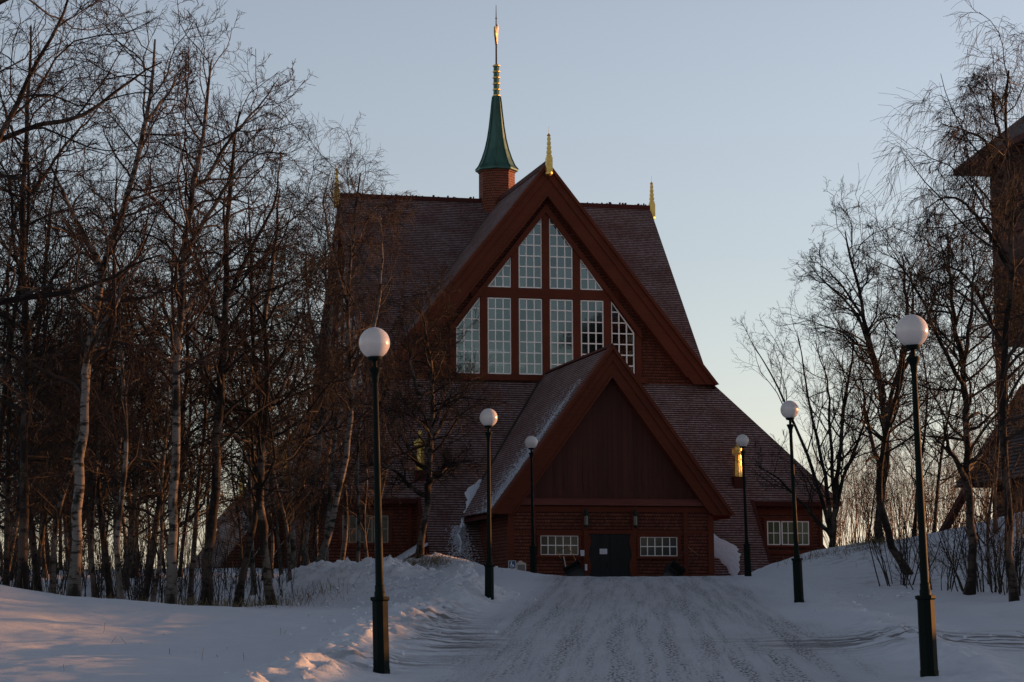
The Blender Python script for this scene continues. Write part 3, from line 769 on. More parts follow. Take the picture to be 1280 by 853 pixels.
FIGS = [(side_T(0)(8.05, 3.75, 8.6), 0, 'gilded robed statue on a roof bracket right of the porch, glowing in the sun'),
        (side_T(0)(-6.75, 3.6, 8.75), 0, 'gilded robed statue on a roof bracket left of the porch, behind a birch'),
        (side_T(3)(8.2, 3.7, 8.6), -math.pi/2, 'gilded robed statue nearest the front on the left side roof'),
        (side_T(3)(-1.2, 3.7, 8.6), -math.pi/2, 'gilded robed statue, right one of the far pair on the left side roof'),
        (side_T(3)(-7.6, 3.7, 8.6), -math.pi/2, 'gilded robed statue farthest back on the left side roof')]
for (p, rz, lb) in FIGS:
    f = fig if first else copy_tree(fig); first = False
    f.location = church_to_world(*p); f.rotation_euler = (0, 0, TH+rz); tag(f, lb, 'statue', 'gilded statues along the lower roof')
    b = Mesh(); q = Vector(p); b.box(q.x-.28, q.x+.28, q.y-.28, q.y+.28, q.z-.75, q.z-.004); b.build('statue_bracket', M['trim_dark'], church)

# snow caught in the roof valleys
def snow_patch(name, pts, n=(0, -.6, .8), lump=.12, seed=1, thick=.1):
    """irregular snow sheet: pts is a list of cross lines (pa, pb)"""
    rr = random.Random(seed); m = Mesh(); grid = []; K = 8; nv = Vector(n).normalized(); nr = len(pts)
    fine = []
    for i in range(nr-1):
        for k in range(6): t_ = k/6; fine.append((Vector(pts[i][0]).lerp(Vector(pts[i+1][0]), t_), Vector(pts[i][1]).lerp(Vector(pts[i+1][1]), t_)))
    fine.append((Vector(pts[-1][0]), Vector(pts[-1][1])))
    for i, (a, b) in enumerate(fine):
        j0, j1 = rr.uniform(-.08, .08), rr.uniform(-.12, .12); d = (b-a)
        dn = d.normalized() if d.length > 1e-6 else Vector((1, 0, 0)); row = []
        for k in range(K+1):
            t_ = k/K; prof = math.sin(math.pi*t_)**.5 if 0 < t_ < 1 else -.4
            e = math.sin(math.pi*min(max(i/(len(fine)-1), 0.02), .98))**.4
            row.append(a+d*t_+dn*(j0*(1-t_)+j1*t_)+nv*(prof*(thick+rr.uniform(0, lump))*e-.02))
        grid.append(row)
    for i in range(len(grid)-1):
        for k in range(K): m.poly([grid[i][k], grid[i][k+1], grid[i+1][k+1], grid[i+1][k]])
    return m.build(name, M['snow'], church, smooth=True)
def fz(d): return 13.2+(d-.5)*SL
def onf(u, d, o=.03): return (u, d, fz(d)+o)
snow_patch('snow_patch', [(onf(-4.1, -3.3), onf(-4.0, -3.3)), (onf(-4.85, -3.7), onf(-4.1, -3.6)), (onf(-4.95, -4.2), onf(-4.5, -4.2)), (onf(-5.25, -4.75), onf(-5.0, -4.75)), (onf(-5.55, -5.3), onf(-5.35, -5.3)), (onf(-5.6, -5.9), onf(-5.45, -5.9))], seed=3, thick=.07, lump=.08)
snow_patch('snow_patch', [(onf(5.0, -4.55), onf(5.15, -4.55)), (onf(5.2, -5.0), onf(5.75, -4.95)), (onf(5.45, -5.4), onf(6.5, -5.35)), (onf(5.75, -5.9), onf(7.2, -5.75)), (onf(6.2, -6.3), onf(7.15, -6.1)), (onf(6.5, -6.7), onf(6.75, -6.7))], seed=5, thick=.06, lump=.07)
sv = Mesh(); rg = random.Random(12)       # wind-packed flecks along the porch roof
def onp(v, d, o=.02): return (PU-PH*v, d, PA-(PA-PF)*v+o)
for i in range(6000):
    v = rg.uniform(.18, 1.0); d = PY+1.35+.9*math.sin(v*5.0)*.35+rg.gauss(0, .42)*(.5+v*.5)+abs(rg.gauss(0, 1.3))*(rg.random() < .4)
    if d < PY+.06: continue
    w_ = rg.uniform(.015, .06)*(.35+v); h_ = rg.uniform(.004, .011)
    if d > .3-(13.2-PA+(PA-PF)*v)/SL or rg.random() > (v-.05)*1.3: continue
    sv.poly([onp(v-h_/2, d), onp(v-h_/2, d+w_), onp(v+h_/2, d+w_*rg.uniform(.6, 1)), onp(v+h_/2, d-.02)])
sv.build('wind_packed_snow', M['snow'], proof)['kind'] = 'stuff'
sv = Mesh()
for i in range(1500):
    d = -4.95-abs(rg.gauss(0, 1.0)); u_ = -5.5-rg.gauss(0, .14+(-4.9-d)*.13); w_ = rg.uniform(.015, .06)
    if d < -7.1: continue
    if u_ > -4.7 or u_ < -6.9: continue
    sv.poly([onf(u_, d, .02), onf(u_+w_, d, .02), onf(u_+w_, d-.02, .02), onf(u_, d-.03, .02)])
sv.build('wind_packed_snow', M['snow'], lowroof)['kind'] = 'stuff'

# ------------------------------------------------------------------ bell tower at the right edge
tw = empty('bell_tower', (21.9, 82, 5.4), rad(10), label='dark timber bell tower with overhanging roof and splayed log legs beside the church', cat='bell tower')
t_ = Mesh(); hw = 3.3
t_.box(-hw, hw, -hw, hw, 6.8, 14.0); t_.build('belfry', M['tower_boards'], tw)
for x in (-hw+.15, -1.0, 1.0, hw-.15):
    for y in (-hw+.15, hw-.15): Mesh().box(x-.16, x+.16, y-.17, y+.17, 0, 7.6).build('post', M['trim_dark'], tw)
for i in range(6): z = 6.85+i*1.3; k = Mesh(); k.box(-hw-.06, hw+.06, -hw-.06, -hw-.003, z, z+.16); k.box(-hw-.06, -hw-.003, -hw, hw, z, z+.16); k.build('rail', M['trim_dark'], tw)
rf = Mesh(); e = 4.35; ze = 13.7; ap = 17.4
cs = [(-e, -e, ze), (e, -e, ze), (e, e, ze), (-e, e, ze)]
for i in range(4): rf.poly([cs[i], cs[(i+1) % 4], (0, 0, ap)])
ro = rf.build('roof', M['tower_roof'], tw); q = Mesh()
for i in range(4): a, b = Vector(cs[i]), Vector(cs[(i+1) % 4]); q.prism([a, b, b-Vector((0, 0, .22)), a-Vector((0, 0, .22))], Vector((-a.x-b.x, -a.y-b.y, 0)).normalized()*.1)
q.poly([(-e+.1, -e+.1, ze-.2), (e-.1, -e+.1, ze-.2), (e-.1, e-.1, ze-.2), (-e+.1, e-.1, ze-.2)]); q.build('eaves_board', M['trim_dark'], ro)
sk = Mesh(); a, b, z0_, z1_ = 2.6, 4.6, 5.2, 1.6
top = [(-a, -a), (a, -a), (a, a), (-a, a)]; bot = [(-b, -b), (b, -b), (b, b), (-b, b)]
for i in range(4): j = (i+1) % 4; sk.poly([(*bot[i], z1_), (*bot[j], z1_), (*top[j], z0_), (*top[i], z0_)])
sk.poly([(*q_, z0_) for q_ in top])
sk.box(-3.4, 3.4, -3.4, 3.4, -1, 2.2)
sk.build('skirt_roof', M['tower_roof'], tw)
for sx in (-1, 1):
    for sy in (-1, 1):
        lg = Mesh(); A = Vector((sx*2.4, sy*2.6, 5.4)); B = Vector((sx*6.2, sy*3.4, -1.2)); w = Vector((.2, 0, .12)); v = Vector((0, .22, 0))
        lg.prism([A-w-v, A+w-v, A+w+v, A-w+v], B-A); lg.build('leg', M['trim_dark'], tw)

# ------------------------------------------------------------------ lamp posts
def lamp_post():
    root = empty('lamp_post')
    b = Mesh(); R8 = rad(22.5)
    b.lathe([(.118, -.5), (.118, .04), (.112, .05), (.108, .86), (.108, .90), (.132, .92), (.132, .955), (.10, .96)], 8, rot=R8); b.build('base', M['post'], root)
    s_ = Mesh(); s_.lathe([(.072, .95), (.072, 1.02), (.064, 1.03), (.064, 1.10), (.055, 1.11), (.036, 3.72)], 16); s_.build('shaft', M['post'], root, smooth=True)
    h = Mesh(); h.lathe([(.036, 3.70), (.046, 3.73), (.044, 3.78), (.075, 3.86), (.085, 3.88), (.085, 3.90), (.03, 3.905), (.03, 3.99), (.085, 4.0), (.10, 4.03), (.10, 4.06), (.085, 4.065)], 16); h.build('collar', M['post'], root, smooth=True)
    g = Mesh(); R = .205
    g.lathe([(R*math.cos(a), 4.225+R*math.sin(a)) for a in np.linspace(rad(-62), rad(89.5), 22)], 32); g.build('globe', M['globe'], root, smooth=True)
    return root
LP = [(-1.71, 29.8, 1.466, -1.35, 'lamp post with white globe nearest on the left of the snowy drive'),
      (-.54, 51.7, 2.417, -.02, 'lamp post with pinkish globe, second along the left of the drive'),
      (.648, 72.9, 3.50, -.66, 'smallest lamp post on the left, farthest up in front of the church porch'),
      (5.16, 28.6, 1.437, -1.36, 'tallest looking lamp post with white globe nearest on the right, leaning slightly'),
      (6.35, 51.0, 2.50, -1.68, 'leaning lamp post with white globe, second along the right of the drive'),
      (7.53, 73.5, 3.56, -1.39, 'smallest lamp post on the right, in front of the gilded statue and roof snow')]
lp = lamp_post()
for i, (x, y, z, tilt, lb) in enumerate(LP):
    o = lp if i == 0 else copy_tree(lp)
    sc = 1.0; o.location = (x, y, z); o.rotation_euler = (0, rad(tilt*.8), rad(10*i)); 
    o.rotation_euler = Euler((0, rad(tilt), rad(0))); o.scale = (1, 1, 1.017); tag(o, lb, 'lamp post', 'globe lamp posts lining the drive')

# ------------------------------------------------------------------ small things at the porch
def on_yard(px_u, d): w = church_to_world(px_u, d); return w.x, w.y
# blue accessible sign with arrow plate
x, y = church_to_world(-4.85, -12.2).xy; z = 3.62
sg = empty('sign_post', (x, y, z-.2), TH-rad(10), label='small blue wheelchair sign with lower direction plate left of the porch', cat='sign')
m = Mesh(); m.lathe([(.025, -.2), (.025, 1.0)], 8); m.build('post', M['iron'], sg)
def disc(m, cx, cz, r, y, n=16, r2=None):
    if r2 is None: m.prism([(cx+r*math.cos(a), y, cz+r*math.sin(a)) for a in np.linspace(0, 2*math.pi, n, endpoint=False)], (0, -.004, 0))
def sign_plate(x0, x1, z0, z1):
    m = Mesh(); m.box(x0, x1, -.045, -.03, z0, z1); p = m.build('sign_panel', M['blue'], sg)
    k = Mesh(); e = .012
    k.box(x0, x1, -.049, -.0455, z0, z0+e); k.box(x0, x1, -.049, -.0455, z1-e, z1); k.box(x0, x0+e, -.049, -.0455, z0+e, z1-e); k.box(x1-e, x1, -.049, -.0455, z0+e, z1-e)
    k.build('border', M['white'], p); return p
p1 = sign_plate(-.15, .15, .80, 1.12)
k = Mesh(); disc(k, -.035, 1.06, .022, -.047)
k.prism([(-.055, -.047, 1.03), (-.02, -.047, 1.03), (-.005, -.047, .955), (.06, -.047, .955), (.09, -.047, .87), (.065, -.047, .86), (.04, -.047, .93), (-.035, -.047, .93)], (0, -.004, 0))
for i in range(14):
    a0, a1 = rad(130+i*17), rad(130+(i+1)*17); c0 = (-.015, .925)
    k.prism([(c0[0]+r*math.cos(a), -.047, c0[1]+r*math.sin(a)) for a, r in ((a0, .075), (a1, .075), (a1, .058), (a0, .058))], (0, -.004, 0))
k.build('wheelchair_symbol', M['white'], p1)
p2 = sign_plate(-.15, .22, .58, .78)
k = Mesh(); k.box(-.09, .12, -.051, -.047, .667, .693); k.prism([(.09, -.047, .735), (.17, -.047, .68), (.09, -.047, .625), (.11, -.047, .68)], (0, -.004, 0)); k.build('arrow', M['white'], p2)
# pale ash bin / post box with a little roof
x, y = church_to_world(-4.45, -12.0).xy
bn = empty('post_box', (x, y, 3.5), TH, label='small grey box with rounded lid standing at the foot of the porch wall', cat='box')
m = Mesh(); m.box(-.17, .17, -.12, .12, 0, .90); m.build('body', mat('grey_metal', (.16, .15, .15), .5, .2), bn, bevel=.01)
m = Mesh(); m.prism([(-.2, -.14, .88), (.2, -.14, .88), (.2, -.14, .93), (.05, -.14, .99), (.03, -.14, 1.04), (-.03, -.14, 1.04), (-.05, -.14, .99), (-.2, -.14, .93)], (0, .28, 0))
m.box(-.2, -.155, -.14, .14, 0, .88); m.box(.155, .2, -.14, .14, 0, .88); m.build('casing', M['cream'], bn)
# snow scoops
def scoop():
    root = empty('snow_scoop'); m = Mesh()
    prof = [(-.30, .02), (.25, .0), (.36, .10), (.42, .46)]
    for (a, za), (b, zb) in zip(prof[:-1], prof[1:]): m.prism([(-.36, a, za), (.36, a, za), (.36, b, zb), (-.36, b, zb)], (0, .012, .018))
    for s_ in (-1, 1): m.prism([(s_*.36, -.30, .02), (s_*.36, .25, 0), (s_*.36, .36, .10), (s_*.36, .42, .46), (s_*.36, .0, .24)], (s_*.015, 0, 0))
    m.build('pan', M['black'], root)
    h = Mesh()
    def rod(a, b, r=.016):
        a, b = Vector(a), Vector(b); d = (b-a).normalized(); s1 = d.orthogonal().normalized(); s2 = d.cross(s1)
        h.prism([a+(s1*math.cos(t)+s2*math.sin(t))*r for t in np.linspace(0, 2*math.pi, 6, endpoint=False)], b-a)
    rod((-.25, .40, .42), (-.25, 1.0, 1.0)); rod((.25, .40, .42), (.25, 1.0, 1.0)); rod((-.25, 1.0, 1.0), (.25, 1.0, 1.0))
    h.build('handle', M['black'], root); return root
sc0 = scoop()
for i, (u_, d, rz, tl, lb) in enumerate([(-1.95, -11.5, rad(60), rad(-62), 'black snow scoop leaning by the wall left of the church door'), (2.05, -11.5, rad(130), rad(-62), 'black snow scoop leaning by the wall right of the church door')]):
    o = sc0 if i == 0 else copy_tree(sc0); w = church_to_world(u_, d); o.location = (w.x, w.y, 3.92); o.rotation_euler = (rad(72), rad(34 if i else -28), TH+rad(14 if i else -14)); tag(o, lb, 'snow scoop', 'snow scoops at the church door')
x, y = church_to_world(-2.15, -11.0).xy
sh = empty('snow_shovel', (x, y, 3.6), TH, label='snow shovel with thin pale handle leaning on the porch wall beside the left scoop', cat='shovel')
m = Mesh(); m.prism([(-.02, 0, .05), (.02, 0, .05), (-.08, .5, 1.25), (-.11, .5, 1.25)], (0, -.025, .01)); m.build('handle', M['cream'], sh)
m = Mesh(); m.prism([(-.18, 0, -.05), (.18, 0, -.05), (.2, -.06, .3), (-.2, -.06, .3)], (0, -.02, -.01)); m.build('blade', M['black'], sh)
# broken lumps of ploughed snow
rg_ = np.random.default_rng(14); cl = Mesh(); LUMP = []
for cx, cy, rx, ry, n in [(-4.0, 58.6, 1.5, 2.6, 620), (-5.6, 61, 1.2, 2.4, 260), (-2.4, 57, 1.3, 2.2, 420), (-1.2, 54, .9, 3.0, 260), (-2.4, 75, 1.4, 2.5, 60), (-2.6, 40, .8, 9, 150), (7.0, 44, .6, 9, 70), (8.8, 54, 1.6, 1.4, 50)]:
    for i in range(n): LUMP.append((cx+rg_.normal()*rx*.75, cy+rg_.normal()*ry*.75, 0.010+abs(rg_.normal())*.020+(.05*rg_.random() if rg_.random() < .06 else 0)))
ic = bmesh.new(); bmesh.ops.create_icosphere(ic, subdivisions=2, radius=1); iv = np.array([v.co[:] for v in ic.verts]); itr = [[v.index for v in f.verts] for f in ic.faces]; ic.free()
lz = ground_z(np.array([l[0] for l in LUMP]), np.array([l[1] for l in LUMP])); V_, F_ = [], []
for (x, y, r), z in zip(LUMP, lz):
    sc_ = r*rg_.uniform(.6, 1.5, 3)*np.array([1, 1, .7]); vv = iv*sc_*(1+rg_.normal(size=(len(iv), 1))*.17)+np.array([x, y, z+r*.25]); o_ = len(V_)*len(iv); V_.append(vv); F_ += [[a+o_ for a in t] for t in itr]
me = bpy.data.meshes.new('snow_clods'); me.from_pydata(np.concatenate(V_).tolist(), [], F_); me.materials.append(M['clod']); ob = bpy.data.objects.new('snow_clods', me); C.objects.link(ob)
tag(ob, 'broken lumps of snow thrown up by the plough beside the drive', 'snow lumps', kind='stuff')
# ------------------------------------------------------------------ trees
CAMP = np.array([0, 0, CAMZ]); FV = np.array(_f); RV = np.array(_xr); UV_ = np.array(_ur)
def pix(px, py, Y):
    """the point at distance Y seen at a place of the photograph (used only to survey tree positions)"""
    q = FV*2850+RV*(px-640)-UV_*(py-426.5); return CAMP+q*(Y/q[1])

def smooth_path(P, n):
    P = np.array(P, float); t = np.concatenate([[0], np.cumsum(np.linalg.norm(np.diff(P, axis=0), axis=1))]); q = np.linspace(0, t[-1], n)
    out = np.stack([np.interp(q, t, P[:, i]) for i in range(3)], -1)
    for _ in range(2): out[1:-1] = (out[:-2]+2*out[1:-1]+out[2:])/4
    return out
def unit(v): return v/np.maximum(np.linalg.norm(v, axis=-1, keepdims=True), 1e-9)
def tubes(P, R, k):
    """P (N,M,3), R (N,M) -> verts, quads"""
    N, M_, _ = P.shape; T = np.empty_like(P); T[:, 1:-1] = P[:, 2:]-P[:, :-2]; T[:, 0] = P[:, 1]-P[:, 0]; T[:, -1] = P[:, -1]-P[:, -2]; T = unit(T)
    ref = np.zeros_like(T); ref[..., 0] = 1; al = np.abs(T[:, :1, 0]) > .8; ref = np.where(al[..., None], np.array([0, 1., 0]), ref)
    A = unit(np.cross(T, ref)); B = np.cross(T, A); an = np.arange(k)*2*math.pi/k
    V = P[:, :, None, :]+R[:, :, None, None]*(A[:, :, None, :]*np.cos(an)[None, None, :, None]+B[:, :, None, :]*np.sin(an)[None, None, :, None])
    idx = np.arange(N*M_*k).reshape(N, M_, k); j = np.roll(idx, -1, axis=2)
    Q = np.stack([idx[:, :-1], j[:, :-1], j[:, 1:], idx[:, 1:]], -1).reshape(-1, 4)
    return V.reshape(-1, 3), Q
def mesh_np(name, parts, m, parent, origin=(0, 0, 0), smooth=True):
    Vs, Qs, o = [], [], 0
    for v, q in parts: Vs.append(v); Qs.append(q+o); o += len(v)
    V = np.concatenate(Vs)-np.array(origin); Q = np.concatenate(Qs).astype(np.int32)
    me = bpy.data.meshes.new(name); me.vertices.add(len(V)); me.vertices.foreach_set('co', V.ravel().astype(np.float32))
    me.loops.add(Q.size); me.loops.foreach_set('vertex_index', Q.ravel()); me.polygons.add(len(Q)); me.polygons.foreach_set('loop_start', (np.arange(len(Q))*4).astype(np.int32))
    me.update(calc_edges=True)
    if smooth: me.shade_smooth()
    me.materials.append(m); ob = bpy.data.objects.new(name, me); C.objects.link(ob); ob.parent = parent; return ob
def sprout(rg, P, R, per, ang, ln, rr, t0=0.2, t1=1.0, az=None):
    """children of polylines P: returns start, direction, length, radius"""
    N, M_, _ = P.shape; n = N*per; i = np.repeat(np.arange(N), per)
    t = t0+(t1-t0)*((np.tile(np.arange(per), N)+rg.uniform(0.1, .9, n))/per); s = t*(M_-1); a = np.minimum(s.astype(int), M_-2); f = (s-a)[:, None]
    p = P[i, a]*(1-f)+P[i, a+1]*f; r = R[i, a]*(1-f[:, 0])+R[i, a+1]*f[:, 0]; T = unit(P[i, a+1]-P[i, a])
    ref = rg.normal(size=(n, 3)); side = unit(np.cross(T, ref)); an = np.radians(rg.uniform(*ang, n))[:, None]
    d = T*np.cos(an)+side*np.sin(an)
    tot = np.linalg.norm(np.diff(P, axis=1), axis=2).sum(1)[i]
    L = tot*rg.uniform(*ln, n)*(1.12-.6*t); return p, d, L, np.minimum(r*rr, r*.95), t
def grow(rg, p, d, L, r0, r1, seg, wig, trop):
    P = [p]; d = d.copy()
    for k in range(seg):
        d = unit(d+rg.normal(size=d.shape)*wig+np.array([0, 0, trop])); P.append(P[-1]+d*(L/seg)[:, None])
    P = np.stack(P, 1); w = np.linspace(0, 1, seg+1)[None]; R = r0[:, None]*(1-w)+r1*w; return P, R
def crown_from(rg, P, R, n1, dens=1.0, trop=.06, droop=0.0, ln1=(.22, .44), t0=.3, rmin=.0045, wig=.27, side_scale=1.0, lv4=3, ang1=(35, 78)):
    out = []
    p, d, L, r, t = sprout(rg, P, R, n1, ang1, ln1, .50, t0, .98); L *= side_scale
    r = np.clip(r, .012, .065)
    P1, R1 = grow(rg, p, d, L, r, rmin*1.5, 7, wig, trop); out.append(tubes(P1, R1, 5))
    p, d, L, r, t = sprout(rg, P1, R1, max(2, int(7*dens)), (28, 62), (.30, .60), .55, .12, 1.0); r = np.clip(r, rmin*1.5, .03)
    P2, R2 = grow(rg, p, d, L, r, rmin*1.1, 5, wig*.9, trop*.8-droop*.25); out.append(tubes(P2, R2, 3))
    p, d, L, r, t = sprout(rg, P2, R2, max(2, int(6*dens)), (25, 60), (.35, .65), .6, .1, 1.0); r = np.clip(r, rmin*1.1, .014)
    P3, R3 = grow(rg, p, d, L*(1+droop), r, rmin*.85, 4, wig*.8, trop*.5-droop*.45); out.append(tubes(P3, R3, 3))
    if lv4:
        p, d, L, r, t = sprout(rg, P3, R3, lv4, (22, 55), (.4, .75), .7, .1, 1.0); r = np.clip(r, rmin*.8, .007)
        P4, R4 = grow(rg, p, d, L*(1+droop), r, rmin*.7, 2, wig*.6, .04-droop*.5); out.append(tubes(P4, R4, 3))
    return out
def make_tree(name, label, path, Y, r0, seed, bark='bark_dark', twig='twig', limbs=(), group=None, n1=24, rtop=.02, world=None, Yl=None, **kw):
    rg = np.random.default_rng(seed)
    if world is not None: P = np.array(world, float)
    else: P = np.array([pix(a, b, Y) for a, b in path])
    g = gz(P[0, 0], P[0, 1]); base = np.array([P[0, 0], P[0, 1], g])
    if world is None: P[0, 2] = g
    n = 22; T = smooth_path(P, n); T[1:-1] += rg.normal(size=(n-2, 3))*np.array([.02, .05, .01]); T[:, 1] += np.linspace(0, rg.uniform(-.8, .8), n)
    T = np.concatenate([[T[0]-[0, 0, .35]], T]); w = np.linspace(0, 1, n+1)
    R = r0*(1-w)**.75+rtop*w; R[0] = r0*1.5; R[1] = r0*1.35; R[2] *= 1.08; R *= 1+rg.normal(size=n+1)*.04
    root = empty(name, base, label=label, cat='tree', group=group)
    tp = [tubes(T[None], R[None], 10)]
    parts = crown_from(rg, T[None, 1:], R[None, 1:], n1, **kw)
    lt0 = kw.get('t0', .3)
    for lb in limbs:
        yl = Yl if Yl is not None else Y
        dy = rg.uniform(-1.2, 1.2); Lp = np.array([pix(a, b, yl) for a, b in lb]); Lp[:, 1] += np.linspace(0, dy, len(Lp)); Lp = smooth_path(Lp, 16); Lp[1:] += np.cumsum(rg.normal(size=(15, 3))*.02, 0)
        j = np.argmin(np.linalg.norm(T-Lp[0], axis=1)); Lp[0] = T[j]
        rr = min(R[j]*.75, r0*.7); RL = rr*(1-np.linspace(0, 1, 16))**.8+.008; tp.append(tubes(Lp[None], RL[None], 8))
        k2 = dict(kw); k2['t0'] = .15; k2['ln1'] = (.35, .7); k2['dens'] = kw.get('dens', 1.0)*.85
        parts += crown_from(rg, Lp[None], RL[None], max(6, int(n1*.38)), **k2)
    mesh_np('trunk', tp, M[bark], root, base); mesh_np('crown', parts, M[twig], root, base, smooth=False)
    return root

WOODL = 'birches in the wood left of the church'
make_tree('birch_tree', 'tall birch with speckled white trunk and fanned branches, at the left wood edge',
          [(213, 765), (216, 700), (219, 600), (225, 480), (228, 400), (233, 310), (250, 230), (262, 150), (270, 85)], 50, .115, 11, 'birch_white', 'twig_red', group=WOODL, n1=26, t0=.38,
          limbs=[[(232, 320), (262, 262), (300, 205), (335, 180), (366, 185)], [(250, 235), (280, 180), (318, 135), (345, 100)], [(229, 390), (262, 340), (300, 300), (345, 270)], [(226, 440), (200, 380), (180, 330)]])
make_tree('birch_tree', 'birch with pale lower trunk leaning right, second pale stem from the left picture edge',
          [(92, 745), (95, 650), (100, 550), (108, 430), (125, 330), (150, 250), (172, 180), (180, 120), (188, 40)], 48, .125, 12, 'birch_white', 'twig_red', group=WOODL, n1=28, t0=.34,
          limbs=[[(103, 480), (125, 420), (165, 350), (205, 300)], [(125, 330), (90, 270), (60, 200)], [(175, 170), (200, 110), (222, 70)]])
make_tree('birch_tree', 'dark straight tree nearest the left edge of the picture',
          [(28, 738), (30, 600), (36, 450), (31, 300), (38, 150), (45, 40)], 50, .11, 13, 'bark_dark', 'twig', group=WOODL, n1=30, t0=.22, limbs=[[(33, 420), (70, 340), (120, 290)], [(33, 250), (70, 170), (110, 110)]])
make_tree('birch_tree', 'thick dark trunk with orange lit right edge just right of the speckled white birch',
          [(257, 752), (262, 690), (270, 600), (275, 500), (283, 400), (281, 300), (290, 210), (300, 140)], 53, .13, 14, 'bark_dark', 'twig', group=WOODL, n1=26, t0=.3,
          limbs=[[(282, 380), (310, 320), (345, 260), (352, 200)], [(276, 470), (300, 430), (335, 400)], [(280, 420), (255, 350), (245, 290)]])
make_tree('birch_tree', 'crooked birch whose trunk bulges left before the snowy wing roof',
          [(340, 748), (332, 690), (322, 610), (330, 560), (336, 480), (330, 400), (345, 320), (352, 240)], 55, .11, 15, 'birch_grey', 'twig', group=WOODL, n1=24, t0=.25, limbs=[[(334, 520), (360, 460), (380, 400)], [(331, 420), (310, 360), (300, 300)]])
make_tree('birch_tree', 'slender white birch leaning right beside the ploughed snow pile',
          [(398, 712), (410, 670), (422, 620), (436, 560), (440, 500), (433, 420), (436, 330), (444, 262), (450, 215)], 64, .10, 16, 'birch_white', 'twig_red', group=WOODL, n1=24, t0=.35, droop=.5, trop=.10, limbs=[[(440, 470), (470, 400), (482, 330), (478, 270)], [(436, 380), (410, 310), (400, 250), (412, 222)], [(437, 320), (462, 262), (478, 240), (492, 262)]])
make_tree('birch_tree', 'thin white birch standing close behind the leaning slender one',
          [(380, 715), (384, 660), (396, 590), (402, 520), (412, 430), (420, 340), (425, 270)], 66, .09, 17, 'birch_white', 'twig_red', group=WOODL, n1=20, t0=.3, droop=.3, limbs=[[(405, 480), (385, 410), (375, 340), (385, 290)]])
make_tree('birch_tree', 'dense twiggy birch with pale trunk before the church roof left of the porch',
          [(524, 706), (531, 650), (535, 612), (538, 560), (541, 500), (537, 440), (528, 400), (521, 372)], 76, .13, 18, 'birch_grey', 'twig', n1=30, t0=.28, wig=.28, trop=.03, ln1=(.28, .50), ang1=(40, 85), dens=1.25,
          limbs=[[(528, 590), (500, 540), (470, 500), (458, 470)], [(528, 570), (556, 520), (582, 480), (600, 470)], [(524, 500), (505, 440), (500, 405)], [(530, 610), (560, 580), (590, 575)], [(530, 620), (495, 590), (470, 580)]])
# a big tree left of the frame whose boughs reach in
make_tree('overhanging_tree', 'near dark tree whose thick boughs reach in across the upper left sky',
          None, 30, .12, 19, 'bark_dark', 'twig', n1=16, t0=.3, world=[(-8.6, 30, 1.5), (-8.5, 30.1, 4), (-8.2, 30, 6), (-8.0, 30.2, 8.5), (-7.8, 30, 11)], rmin=.004, wig=.25, Yl=30,
          limbs=[[(-130, 330), (-20, 215), (30, 110), (70, 40), (95, -30)], [(-140, 420), (0, 372), (80, 350), (150, 325), (205, 300)], [(-120, 250), (20, 160), (90, 145), (140, 100), (200, 60)], [(-90, 60), (20, 5), (120, -10), (220, 10)]])
# right side
make_tree('bushy_tree', 'dark many-stemmed tree rising from the mound against the right end of the church',
          [(1040, 692), (1043, 640), (1048, 580), (1052, 520), (1062, 460), (1066, 425)], 77, .10, 21, 'bark_dark', 'twig', n1=18, t0=.2, dens=1.05, wig=.18, trop=.14,
          limbs=[[(1040, 670), (1018, 600), (992, 530), (965, 470), (935, 425)], [(1041, 665), (1030, 590), (1012, 510), (1003, 450), (996, 410)], [(1042, 650), (1060, 590), (1085, 530), (1095, 470)], [(1041, 670), (1010, 640), (975, 600), (940, 580)], [(1042, 620), (1035, 540), (1032, 470), (1020, 420)]])
make_tree('birch_tree', 'tall open tree right of the church with its pale swollen foot on the mound crest',
          [(1100, 688), (1096, 650), (1104, 610), (1110, 560), (1103, 500), (1092, 450), (1080, 400), (1068, 340), (1056, 290)], 73, .125, 22, 'bark_dark', 'twig', n1=30, t0=.3, dens=1.1, limbs=[[(1098, 470), (1070, 400), (1030, 360), (1005, 335)], [(1080, 400), (1050, 350), (1022, 320)], [(1106, 520), (1130, 440), (1140, 380), (1128, 320)]])
make_tree('birch_tree', 'leaning trunk with orange lit edge slanting up leftwards beside the near right lamp',
          [(1136, 742), (1122, 700), (1104, 650), (1096, 610), (1108, 540), (1126, 470), (1135, 390), (1128, 320)], 62, .11, 23, 'bark_dark', 'twig', n1=26, t0=.35, dens=1.05, limbs=[[(1102, 590), (1085, 520), (1078, 450)], [(1126, 470), (1160, 410), (1175, 350)]])
make_tree('birch_tree', 'dark forked tree just right of the nearest right lamp post',
          [(1212, 750), (1218, 690), (1210, 600), (1212, 520), (1206, 450), (1192, 380), (1195, 330), (1190, 285)], 53, .11, 24, 'bark_dark', 'twig', n1=30, t0=.32, limbs=[[(1208, 490), (1175, 420), (1150, 365), (1120, 320)], [(1206, 450), (1222, 380), (1226, 320), (1220, 290)], [(1210, 600), (1180, 560), (1165, 520)]])
make_tree('birch_tree', 'slender drooping birch with sunlit orange twigs hanging before the bell tower',
          [(1268, 748), (1258, 650), (1252, 560), (1250, 480), (1258, 400), (1262, 300), (1256, 210), (1250, 150), (1255, 95)], 50, .10, 25, 'bark_dark', 'twig_red', n1=28, t0=.3, droop=.75, trop=.08, dens=1.05,
          limbs=[[(1254, 430), (1225, 375), (1195, 340), (1165, 335)], [(1258, 330), (1225, 265), (1195, 245), (1168, 262)], [(1256, 230), (1230, 170), (1210, 165), (1195, 200)], [(1260, 300), (1290, 240), (1300, 180)], [(1254, 180), (1240, 130), (1225, 110)]])

